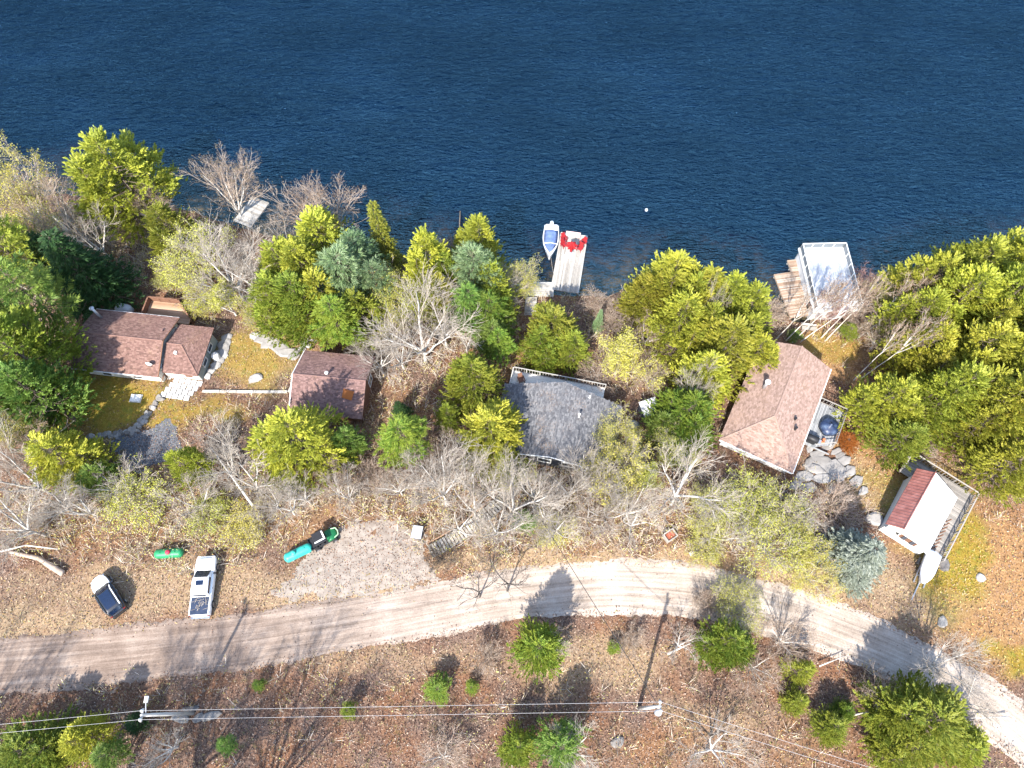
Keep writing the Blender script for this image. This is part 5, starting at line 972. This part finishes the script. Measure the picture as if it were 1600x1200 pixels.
a, b = G(325, 872, .8), G(311, 960, .9); d = a - b; cx = (a + b) / 2
PK = thing('parked_pickup', 'white pickup truck with a dark bed cover parked beside the road', 'pickup truck', (cx.x, cx.y, tz(cx.x, cx.y)), math.atan2(d.y, d.x))
part('body', MB().loft([sect(x, hw, zb, zt, .8) for x, hw, zb, zt in ((-2.85, .85, .55, 1.05), (-2.78, .97, .45, 1.12), (-1.0, .98, .42, 1.14), (.8, .98, .42, 1.12), (1.9, .97, .42, 1.12), (2.5, .94, .45, 1.08), (2.78, .86, .5, .98), (2.86, .7, .55, .9))]), 'carwhite_and_glare', PK, True)
part('hood', MB().loft([sect(x, hw, .9, zt, .7) for x, hw, zt in ((1.15, .85, 1.2), (1.8, .84, 1.2), (2.4, .78, 1.15), (2.68, .66, 1.05))]), 'carwhite_and_glare', PK, True)
part('cab', MB().loft([sect(x, hw, 1.0, zt, .7) for x, hw, zt in ((-1.05, .84, 1.25), (-.98, .84, 1.7), (-.8, .82, 1.86), (.2, .82, 1.88), (.6, .8, 1.8), (1.1, .8, 1.4), (1.4, .8, 1.1))]), 'carwhite_and_glare', PK, True)
part('windshield', MB().add([(.66, -.66, 1.79), (.66, .66, 1.79), (1.4, .72, 1.22), (1.4, -.72, 1.22)], [(0, 1, 2, 3)]), 'carglass', PK); part('rear_window', MB().add([(-1.02, -.62, 1.68), (-1.02, .62, 1.68), (-1.09, .62, 1.3), (-1.09, -.62, 1.3)], [(0, 3, 2, 1)]), 'carglass', PK)
part('sunroof', MB().box((.1, 0, 1.882), (.45, .72, .02)), 'carglass', PK)
M['tonneau'] = simple('navy_vinyl', [(.01, .016, .035), (.018, .028, .055), (.03, .04, .07)], 2, .45, spec=.5); part('bed_cover', MB().bbox((-1.95, 0, 1.16), (1.62, 1.66, .07), .02), 'tonneau', PK)
tg = MB(); rr_ = random.Random(5)
for i in range(34):
    x, y = -1.9 + rr_.gauss(0, .35), rr_.gauss(0, .32); an = rr_.uniform(0, 6.28); l = rr_.uniform(.2, .6); tg.tube((x, y, 1.215), (x + math.cos(an) * l, y + math.sin(an) * l, 1.225 + rr_.random() * .05), .012, n=4)
tw_ = link('fallen_twigs', None, None, PK.location, PK.rotation_euler.z, label='pale fallen twigs lying on the bed cover of the pickup', category='twigs'); part('twigs', tg, 'twig', tw_, kind='stuff')
for s in (-1, 1):
    part('side_window', MB().box((-.1, s * .815, 1.5), (1.5, .05, .36)), 'carglass', PK); part('mirror', MB().bbox((1.1, s * 1.12, 1.2), (.2, .28, .22), .03), 'black', PK); part('headlight', MB().bbox((2.76, s * .68, .92), (.12, .32, .2), .02), 'lampclear', PK)
    part('taillight', MB().bbox((-2.82, s * .86, .95), (.1, .16, .3), .02), 'lampred', PK); part('bed_rail', MB().box((-1.9, s * .91, 1.16), (1.75, .1, .06)), 'carwhite_and_glare', PK); part('door_handle', MB().box((-.3, s * .99, 1.0), (.2, .03, .05)), 'chrome', PK)
    for x in (1.8, -1.75): wheel(PK, x, s * .86, .4, .28)
part('tailgate', MB().box((-2.84, 0, .88), (.06, 1.5, .5)), 'carwhite_and_glare', PK); part('bumper', MB().bbox((-2.98, 0, .58), (.2, 1.8, .2), .03), 'chrome', PK)

# ------------------------------------------------------------------ tanks, buggy, boxes
M['tankgreen'] = simple('green_tank_paint', flat((.02, .2, .08)), 2, .45); M['teal'] = simple('teal_tank_paint', [(.02, .26, .22), (.035, .36, .3), (.08, .45, .38)], 1.4, .4); M['domered'] = simple('red_dome', flat((.4, .03, .06)), 3, .5)
def tank(name, label, a, b, r, mat, dome, dm):
    d = b - a; l = d.length; c = (a + b) / 2; o = thing(name, label, 'tank', (c.x, c.y, tz(c.x, c.y)), math.atan2(d.y, d.x)); z = r + .2; h = l / 2
    part('shell', MB().lathe([(.03, -h), (r * .5, -h + r * .12), (r * .82, -h + r * .35), (r * .97, -h + r * .65), (r, -h + r), (r, h - r), (r * .97, h - r * .65), (r * .82, h - r * .35), (r * .5, h - r * .12), (.03, h)], 24, 'X', (0, 0, z)), mat, o, True)
    part('dome', MB().lathe([(.24, z + r - .05), (.24, z + r + .14), (.18, z + r + .22), (.05, z + r + .25)], 14, 'Z', (dome, 0, 0)), dm, o, True)
    for s in (-1, 1): part('skid', MB().box((s * h * .55, 0, .13), (.16, r * 1.7, .26)), 'greyplank', o)
    for s in (-.25, .25): part('lifting_lug', MB().box((s * l, 0, z + r + .03), (.12, .03, .12)), mat, o)
    return o
tank('propane_tank', 'dark green propane tank with a red dome above the pickup', G(241, 866, .7), G(287, 863, .7), .48, 'tankgreen', .1, 'domered')
tank('propane_tank', 'teal propane tank lying beside the green buggy', G(444, 874, .7), G(488, 853, .7), .5, 'teal', -.35, 'teal')
a, b = G(485, 852, .8), G(526, 830, .8); d = b - a; c = (a + b) / 2; UT = thing('utility_buggy', 'green and black utility buggy parked at the gravel pad', 'buggy', (c.x, c.y, tz(c.x, c.y)), math.atan2(d.y, d.x)); M['uggreen'] = simple('dark_green_plastic', flat((.012, .12, .045)), 3, .4); M['palegreen'] = simple('pale_green_plastic', flat((.3, .45, .28)), 3, .5)
part('chassis', MB().bbox((0, 0, .5), (2.3, 1.2, .25), .04), 'black', UT); part('hood', MB().loft([sect(x, hw, .55, zt, .6) for x, hw, zt in ((.3, .62, 1.0), (.8, .6, .98), (1.25, .48, .85), (1.42, .3, .72))]), 'uggreen', UT, True)
part('bull_bar', MB().path([(1.0, -.5, .92), (1.45, -.38, .9), (1.55, 0, .9), (1.45, .38, .9), (1.0, .5, .92)], .06, 6), 'palegreen', UT); part('roof', MB().bbox((-.3, 0, 1.75), (1.15, 1.3, .08), .04), 'black', UT)
part('roof_stripe', MB().box((-.3, -.35, 1.8), (1.1, .14, .02)).box((.18, .1, 1.8), (.14, .76, .02)), 'white', UT)
for s in (-1, 1):
    part('roll_bar', MB().path([(.35, s * .55, .9), (.2, s * .58, 1.7), (-.8, s * .58, 1.7), (-.9, s * .55, .7)], .03, 6), 'black', UT); part('seat', MB().bbox((-.35, s * .3, .75), (.5, .5, .2), .04).box((-.62, s * .3, 1.05), (.1, .5, .5)), 'black', UT)
    for x in (.95, -.95): wheel(UT, x, s * .62, .32, .26)
part('cargo_bed', MB().box((-1.15, 0, .8), (.7, 1.2, .06)).box((-1.48, 0, .92), (.05, 1.2, .26)).box((-1.15, .6, .92), (.62, .05, .26)).box((-1.15, -.6, .92), (.62, .05, .26)), 'black', UT)
p = G(652, 832, .8); o = thing('utility_box', 'pale grey utility box at the right end of the gravel pad', 'box', (p.x, p.y, tz(p.x, p.y)), R(-8)); part('body', MB().box((0, 0, .5), (.95, 1.1, 1.0)), 'darkwall', o); part('lid', MB().bbox((0, 0, 1.04), (1.05, 1.3, .1), .03), 'grey', o)
p = G(1047, 837, .5); o = thing('wooden_box', 'red brown open box with pale rim at the foot of the white tree', 'box', (p.x, p.y, tz(p.x, p.y)), R(32))
M['redwood'] = simple('red_brown_wood', flat((.26, .075, .04)), 4, .8); part('lining', MB().box((0, 0, .35), (.95, .65, .5)), 'redwood', o)
part('rim', MB().box((0, .42, .4), (1.24, .1, .8)).box((0, -.42, .4), (1.24, .1, .8)).box((.57, 0, .4), (.1, .74, .8)).box((-.57, 0, .4), (.1, .74, .8)), 'deckwood', o)
for s in (-1, 1): part('post', MB().box((s * .5, -.3, .1), (.1, .1, .3)), 'brownwood', o)
# covered boat on trailer
a, b = G(1455, 868, .7), G(1440, 910, .7); d = b - a; c = (a + b) / 2; TB = thing('trailer_boat', 'boat under a white cover on a trailer at the end of the white shed', 'boat', (c.x, c.y, tz(c.x, c.y)), math.atan2(d.y, d.x)); l = d.length + .4
M['whitecover'] = simple('white_cover', [(.66, .67, .69), (.77, .77, .77), (.8, .8, .8)], 1.2, .6)
part('hull', MB().loft([[(q[0], q[1] * .8, q[2] + .55) for q in r_] for r_ in hull(l - .3, 1.6)]), 'gel', TB)
cv = []
for i in range(10):
    t = i / 9; x = -l / 2 + .02 + (l - .1) * t; k = .78 if t < .45 else .78 * (1 - .78 * ((t - .45) / .55) ** 2.6); zz = 1.35 + .15 * math.sin(t * 3.1)
    cv.append([(x, -.9 * k, 1.0 + .2 * t * t), (x, -.86 * k, 1.22 + .15 * t), (x, -.45 * k, zz), (x, 0, zz + .12), (x, .45 * k, zz), (x, .86 * k, 1.22 + .15 * t), (x, .9 * k, 1.0 + .2 * t * t), (x, 0, .98)])
part('cover', MB().loft(cv), 'whitecover', TB, True); tr = part('trailer', MB().box((0, .5, .4), (l, .1, .12)).box((0, -.5, .4), (l, .1, .12)).box((-l * .3, 0, .4), (.1, 1.1, .12)).box((l * .25, 0, .4), (.1, 1.0, .12)), 'steel', TB)
part('drawbar', MB().tube((l / 2 - .5, 0, .45), (l / 2 + 2.0, -.05, .4), .06, n=6), 'steel', TB)
for s in (-1, 1): wheel(TB, -.4, s * .85, .3, .2); part('fender', MB().bbox((-.4, s * .87, .66), (.8, .26, .05), .02), 'black', TB)
p = G(1365, 810, .3); 
# ------------------------------------------------------------------ slabs, stones, rocks
def stone_mesh(seed, flat_=.6, n=9):
    r = random.Random(seed); S = []
    base = [(1 + r.uniform(-.22, .22)) for _ in range(n)]
    for k, z in ((.8, -.5), (1, -.1), (.95, .25), (.68, .48 + r.uniform(0, .08))): S.append([(math.cos(2 * math.pi * i / n) * base[i] * k * .5, math.sin(2 * math.pi * i / n) * base[i] * k * .5, z * flat_ * (1 + r.uniform(-.1, .1))) for i in range(n)])
    return MB().loft(S).mesh('stone', 'rock')
ST = [stone_mesh(i) for i in range(6)]; FL = [stone_mesh(20 + i, .16, 6) for i in range(5)]
def stone(name, label, cat, px, py, sx, sy, sz, rz, bank=ST, mat=None, group=None, parent=None, sink=.25):
    p = G(px, py, 0); o = link(name, random.choice(bank), parent, (p.x, p.y, tz(p.x, p.y) + sz * (.5 - sink) * .5), R(rz), label=label, category=cat, group=group); o.scale = (sx, sy, sz)
    if mat: o.material_slots[0].link = 'OBJECT'; o.material_slots[0].material = M[mat]
    return o
wl = thing('stone_wall', 'low dry stone wall curving from the patio round the golden lawn', 'wall', (0, 0, 0))
W1 = [(248, 622), (243, 630), (238, 638), (232, 646), (226, 652), (221, 657), (215, 663), (209, 669), (203, 673), (196, 675), (188, 676), (180, 677), (172, 679), (163, 679), (155, 681), (146, 682), (138, 683)]
for i, (a, b) in enumerate(W1):
    for k in range(2): stone('stone', None, None, a + random.uniform(-2, 2) + k * 3, b + random.uniform(-2, 2) + k * 2, random.uniform(.6, 1.05), random.uniform(.45, .75), random.uniform(.5, .8), random.uniform(0, 180), parent=wl, mat='dark_rock' if (i + k) % 3 else 'rock')
pt = thing('patio', 'pale slab patio at the door of the left cottage wing', 'patio', (0, 0, 0)); A, B, D = G(275, 590), G(320, 597), G(248, 620)
C2 = G(303, 628); sl = MB().bbox((0, 0, 0), (.9, .78, .12), .02).mesh('slab', 'concrete')
U, Vv = (B - A), (D - A); ru = math.atan2(U.y, U.x); nu, nv = 5, 4
for i in range(nu):
    for j in range(nv):
        f, g = (i + .5) / nu, (j + .5) / nv; q = A + U * f + Vv * g; o = link('slab', sl, pt, (q.x, q.y, tz(q.x, q.y) + .07 + random.uniform(-.015, .015)), ru + random.uniform(-.03, .03)); o.scale = (U.length / nu / .9 * .9 * random.uniform(.92, 1), Vv.length / nv / .78 * .88 * random.uniform(.92, 1), 1)
p = G(212, 622, .1); o = thing('well_cover', 'square white slab lying on the golden lawn', 'slab', (p.x, p.y, tz(p.x, p.y)), R(-4)); part('cover', MB().bbox((0, 0, .12), (1.15, .85, .2), .03), 'white', o); part('collar', MB().box((0, 0, .02), (1.3, 1.0, .1)), 'concrete', o)
a, b = G(316, 611, .2), G(449, 612, .2); d = b - a; o = thing('timber_edging', 'long pale timber edging from the patio to the garage', 'timber', (a.x, a.y, 0), math.atan2(d.y, d.x)); n = 5
for i in range(n):
    f = (i + .5) / n; q = a + d * f; part('timber', MB().bbox((d.length * f, 0, tz(q.x, q.y) + .12), (d.length / n - .03, .3, .28), .02), 'deckwood', o)
a, b = G(450, 612, .3), G(470, 575, .3); o = thing('plank_stair', 'narrow pale plank edging climbing along the left wall of the garage', 'timber', (a.x, a.y, 0), math.atan2((b - a).y, (b - a).x)); 
for i in range(3): f = (i + .5) / 3; q = a + (b - a) * f; part('timber', MB().bbox(((b - a).length * f, 0, tz(q.x, q.y) + .12), ((b - a).length / 3 - .04, .25, .25), .02), 'deckwood', o)
for i, (a, b, s) in enumerate([(352, 535, 1.3), (350, 545, 1.5), (347, 555, 1.4), (342, 563, 1.2), (338, 571, 1.1), (354, 525, 1.2)]): stone('stone', ('pale rock of the border right of the cottage wing, ' + ('topmost', 'upper middle', 'middle', 'lower middle', 'lowest', 'outermost')[i if i < 5 else 5]) if 0 else None, None, a, b, s * 1.2, s * .9, .5, 40 * i, FL, parent=wl) if 0 else None
rb = thing('rock_border', 'pale rock border right of the cottage wing', 'rocks', (0, 0, 0))
for i, (a, b, s) in enumerate([(355, 528, 1.2), (352, 537, 1.5), (350, 546, 1.6), (347, 555, 1.4), (342, 564, 1.3), (338, 572, 1.2), (330, 580, 1.0), (325, 588, .9), (345, 540, .8), (340, 552, .7)]): stone('stone', None, None, a, b, s * 1.2, s * .9, .5, 40 * i, ST, parent=rb)
re_ = thing('rock_edge', 'grey rock edge along the top of the cottage yard', 'rocks', (0, 0, 0))
for i, (a, b, s) in enumerate([(400, 525, 1.3), (413, 532, 1.7), (424, 538, 1.8), (437, 545, 2.0), (449, 551, 1.8), (460, 556, 1.4), (478, 538, 1.1), (488, 532, .9), (472, 545, .9)]): stone('stone', None, None, a, b, s * 1.3, s * .85, .6, -25 + 20 * (i % 3), ST, parent=re_)
p = G(337, 557, .6); o = thing('gas_cylinder', 'white gas cylinder standing by the cottage wing', 'cylinder', (p.x, p.y, tz(p.x, p.y))); part('shell', MB().lathe([(.2, 0), (.42, .06), (.46, .2), (.46, .85), (.4, 1.02), (.2, 1.14)], 16), 'white', o, True); part('collar', MB().lathe([(.2, 1.12), (.2, 1.28), (.16, 1.28)], 12), 'steel', o)
FS = thing('flagstones', 'pale flagstones and rock steps below the grey deck', 'paving', (0, 0, 0))
for i, (a, b, sx, sy, rz) in enumerate([(1293, 698, 1.7, 1.1, 20), (1307, 706, 1.5, .7, 25), (1312, 713, 1.4, .7, 28), (1317, 722, 1.9, 1.1, 30), (1325, 738, 1.8, 1.3, 35), (1337, 754, 1.8, 1.1, 35), (1275, 712, 1.9, 1.0, 15), (1284, 722, 2.8, 1.9, -10), (1298, 733, 2.8, 2.2, 5), (1272, 733, 2.2, 1.5, -20), (1262, 725, 1.6, 1.0, 60), (1256, 745, 1.8, 1.3, 10), (1285, 748, 2.4, 1.5, 0), (1310, 746, 1.5, 1.2, 15), (1265, 700, 1.3, 1.0, 60), (1302, 690, 1.1, .8, 20), (1242, 758, 1.6, 1.2, 30), (1262, 762, 1.9, 1.2, 0), (1300, 765, 1.3, 1.0, 40), (1348, 768, 1.3, .9, 35)]):
    stone('flagstone', None, None, a, b, sx, sy, .9, rz, FL, parent=FS, sink=.2, mat='flagrock')
stone('boulder', 'white boulder at the left front corner of the white shed', 'boulder', 1366, 812, 2.0, 1.6, 1.1, 20); stone('boulder', 'pale boulder in the rusty grass right of the trailer boat', 'boulder', 1472, 882, 1.6, 1.2, .8, 70, mat='dark_rock'); stone('boulder', 'pale boulder far out on the rusty grass by the right edge', 'boulder', 1531, 902, 1.1, .9, .6, 10)
stone('boulder', 'pale boulder at the road below the trailer boat', 'boulder', 1472, 972, 1.3, .9, .6, 40, mat='dark_rock'); stone('boulder', 'long grey rock slab beside the left power pole', 'boulder', 328, 1119, 2.0, .8, .6, 12, mat='dark_rock'); stone('boulder', 'small grey rock right of the left power pole foot', 'boulder', 310, 1122, 1.2, .7, .5, 30, mat='dark_rock'); stone('boulder', 'grey rock just above the left power pole', 'boulder', 298, 1107, 1.4, .6, .6, 3, mat='dark_rock'); stone('boulder', 'small grey rock below the left power pole', 'boulder', 282, 1123, 1.6, .8, .5, -5, mat='dark_rock')
stone('boulder', 'pale rounded boulder beside the orange red shrub', 'boulder', 988, 664, 1.5, 1.1, 1.0, -20); stone('boulder', 'pale rock in the grass of the cottage yard', 'boulder', 400, 592, 1.6, 1.1, .7, 30)
stone('boulder', 'pale rock on the far shore below the tall yellow conifer', 'boulder', 166, 355, 2.0, 1.3, .9, 20); stone('boulder', 'grey rock in the leaves near the bottom edge right of centre', 'boulder', 965, 1160, 1.4, .9, .6, 10, mat='dark_rock')
for i, (a, b, s, lb) in enumerate([(1033, 440, 1.2, 'x')]): pass
p = G(1014, 640, 1.0); o = thing('lean_to', 'small pale roofed wood shelter right of the grey roof', 'shelter', (p.x, p.y, tz(p.x, p.y)), R(20)); part('roof', MB().slab([(-1, -.9, 1.5), (1, -.9, 1.5), (1, .9, 1.9), (-1, .9, 1.9)], .07), 'palegrey', o); part('wall', MB().box((-.85, 0, .75), (.08, 1.6, 1.45)).box((0, .8, .85), (1.6, .08, 1.7)), 'darkwall', o)
for s in (-1, 1): part('post', MB().box((.85, s * .75, .75), (.1, .1, 1.45)), 'brownwood', o)
p = G(1320, 688, .3); o = tree('pine', 1322, 690, 1.7, 1.7, 'round rust coloured shrub between the deck and the olive tree', 'rust_leaves', name='rust_shrub', cat='shrub', frac=.5); tree('pine', 1316, 676, 1.3, 1.1, 'smaller rust coloured shrub touching the grey deck corner', 'rust_leaves', name='rust_shrub', cat='shrub', frac=.5)
# logs
def log(px, h, r, label, mat='bark', cat='log'):
    pts = []
    for a, b in px: q = G(a, b, h); pts.append(q)
    o = link('fallen_log', None, label=label, category=cat); m = MB(); n = len(pts) - 1
    for i in range(n): m.tube(pts[i], pts[i + 1], r * (1 - .5 * i / n), r * (1 - .5 * (i + 1) / n), 8)
    part('log', m, mat, o, True); return o
log([(98, 896), (60, 872), (15, 862)], .35, .32, 'thick fallen trunk lying at the left edge above the verge', 'brown_twig'); log([(52, 824), (95, 793)], .3, .12, 'straight pale log leaning right above the fallen trunk', 'birch_bark'); log([(54, 804), (80, 786)], .3, .09, 'shorter straight pale log beside the longer one', 'birch_bark')
log([(30, 838), (32, 822)], .2, .08, 'short upright pole by the fallen trunk', 'birch_bark'); log([(0, 862), (40, 852), (90, 858)], 1.2, .1, 'long white bough hanging over the fallen trunk', 'birch_bark'); log([(1078, 866), (1098, 852)], .25, .22, 'short pale log beside the road right of the red box'); log([(75, 780), (145, 813)], .4, .09, 'thin dark fallen trunk at the upper right of the pale logs', 'dark_bark')
log([(395, 790), (330, 700)], 2.2, .13, 'long pale trunk leaning up towards the timber edging', 'bark'); log([(1575, 1120), (1515, 1122)], .5, .08, 'thin fallen trunk across the road edge at the lower right', 'bark'); log([(1297, 1125), (1378, 1108)], 1.0, .1, 'white bent trunk left of the big roadside conifer', 'birch_bark'); log([(1043, 1022), (1085, 1002)], .6, .1, 'white fallen limb left of the yellow green roadside conifer', 'birch_bark')
log([(1280, 1041), (1320, 1025)], .6, .07, 'thin white limb above the small olive conifer', 'birch_bark')
# ------------------------------------------------------------------ plank stairs
SP_ = [(672, 862), (690, 853), (712, 840), (740, 820), (765, 800), (790, 776), (808, 758), (822, 742)]
pts = [G(a, b, .35) for a, b in SP_]; STR = thing('plank_stairs', 'long curved plank stairs from the gravel pad down to the grey cottage', 'stairs', (0, 0, 0)); tread = MB().box((0, 0, 0), (.24, 1.35, .06)).mesh('tread', 'deckwood')
cum = [0]
for a, b in zip(pts[:-1], pts[1:]): cum.append(cum[-1] + (b - a).length)
def along(s):
    for i in range(len(pts) - 1):
        if s <= cum[i + 1] or i == len(pts) - 2: f = (s - cum[i]) / (cum[i + 1] - cum[i]); return pts[i] + (pts[i + 1] - pts[i]) * f, (pts[i + 1] - pts[i]).normalized()
s = .1
while s < cum[-1]: q, dd = along(s); link('tread', tread, STR, q, math.atan2(dd.y, dd.x)); s += .34
for side in (-1, 1):
    m = MB(); qs = []
    for i in range(25): q, dd = along(cum[-1] * i / 24); qs.append(q + Vector((-dd.y, dd.x, 0)).normalized() * side * .6 - Vector((0, 0, .13)))
    part('stringer', m.path(qs, .07, 4), 'greyplank', STR)
    if side == 1:
        part('handrail', MB().path([q + Vector((-.0, .1, 1.05)) for q in qs], .055, 5), 'brownplank', STR); pm = MB().box((0, 0, .5), (.08, .08, 1.1)).mesh('post', 'greyplank')
        for q in qs[::4]: link('post', pm, STR, (q.x, q.y + .1, q.z))
# ------------------------------------------------------------------ power poles and wires
M['polewood'] = simple('weathered_pole', [(.28, .265, .245), (.4, .38, .355), (.5, .48, .45)], 2, .8, stretch=(1, 1, .3)); M['wire'] = simple('aluminium_wire', flat((.36, .35, .35)), 3, .6, metal=.1); M['dwire'] = simple('black_wire', flat((.03, .03, .03)), 3, .7)
def pole(px, py, label, h=10, lean=(0, 0)):
    p = G(px, py); z = tz(p.x, p.y); o = thing('power_pole', label, 'utility pole', (p.x, p.y, z)); part('shaft', MB().tube((0, 0, -.3), (lean[0], lean[1], h), .19, .12, 10), 'polewood', o, True)
    for i, dy in enumerate((-.32, .32)): part('insulator', MB().lathe([(.05, 0), (.12, .05), (.12, .2), (.05, .3)], 8, 'Z', (lean[0], lean[1] + dy, h - .05)), 'white', o)
    part('crossarm', MB().box((lean[0], lean[1], h - .12), (.12, 1.0, .14)), 'polewood', o); return o, Vector((p.x + lean[0], p.y + lean[1], z + h))
P1, t1 = pole(302, 1114, 'left power pole with a small lamp arm above the road', 10, (.0, -.15)); P2, t2 = pole(998, 1107, 'right power pole standing where the wires bend', 10, (.1, .1))
lm = part('lamp_arm', MB().tube((-.05, 0, 9.2), (-.1, .85, 9.5), .04), 'steel', P1); part('lamp_head', MB().bbox((-.1, 1.0, 9.5), (.3, .5, .14), .04), 'white', lm)
part('transformer', MB().lathe([(.2, 8.3), (.25, 8.4), (.25, 9.1), (.15, 9.2)], 12, 'Z', (.1, -.35, 0)), 'grey', P2, True)
def wire(a, b, label, mat='wire', sag=.5, r=.012):
    o = thing('wire', label, 'wire', (0, 0, 0)); pts = [a + (b - a) * (i / 16) - Vector((0, 0, 4 * sag * (i / 16) * (1 - i / 16))) for i in range(17)]; part('strand', MB().path(pts, r, 5), mat, o)
up = Vector((0, .32, .3)); dn = Vector((0, -.32, .3)); far_l = Vector(pz(-120, 1150, 10)); far_r = Vector(pz(1420, 1225, 10))
wire(t1 + up, t2 + up, 'upper of the two wires between the power poles'); wire(t1 + dn, t2 + dn, 'lower of the two wires between the power poles'); wire(t1 + up, far_l + up, 'upper wire running left from the left power pole'); wire(t1 + dn, far_l + dn, 'lower wire running left from the left power pole')
wire(t2 + up, far_r + up, 'upper wire running down right from the right power pole'); wire(t2 + dn, far_r + dn, 'lower wire running down right from the right power pole'); wire(t2 - Vector((0, 0, .6)), on(H3, -5.6, -3.85, 1.15 - H3.location.z + 1.05), 'black service wire crossing the road to the grey cottage', 'dwire', .4, .03)
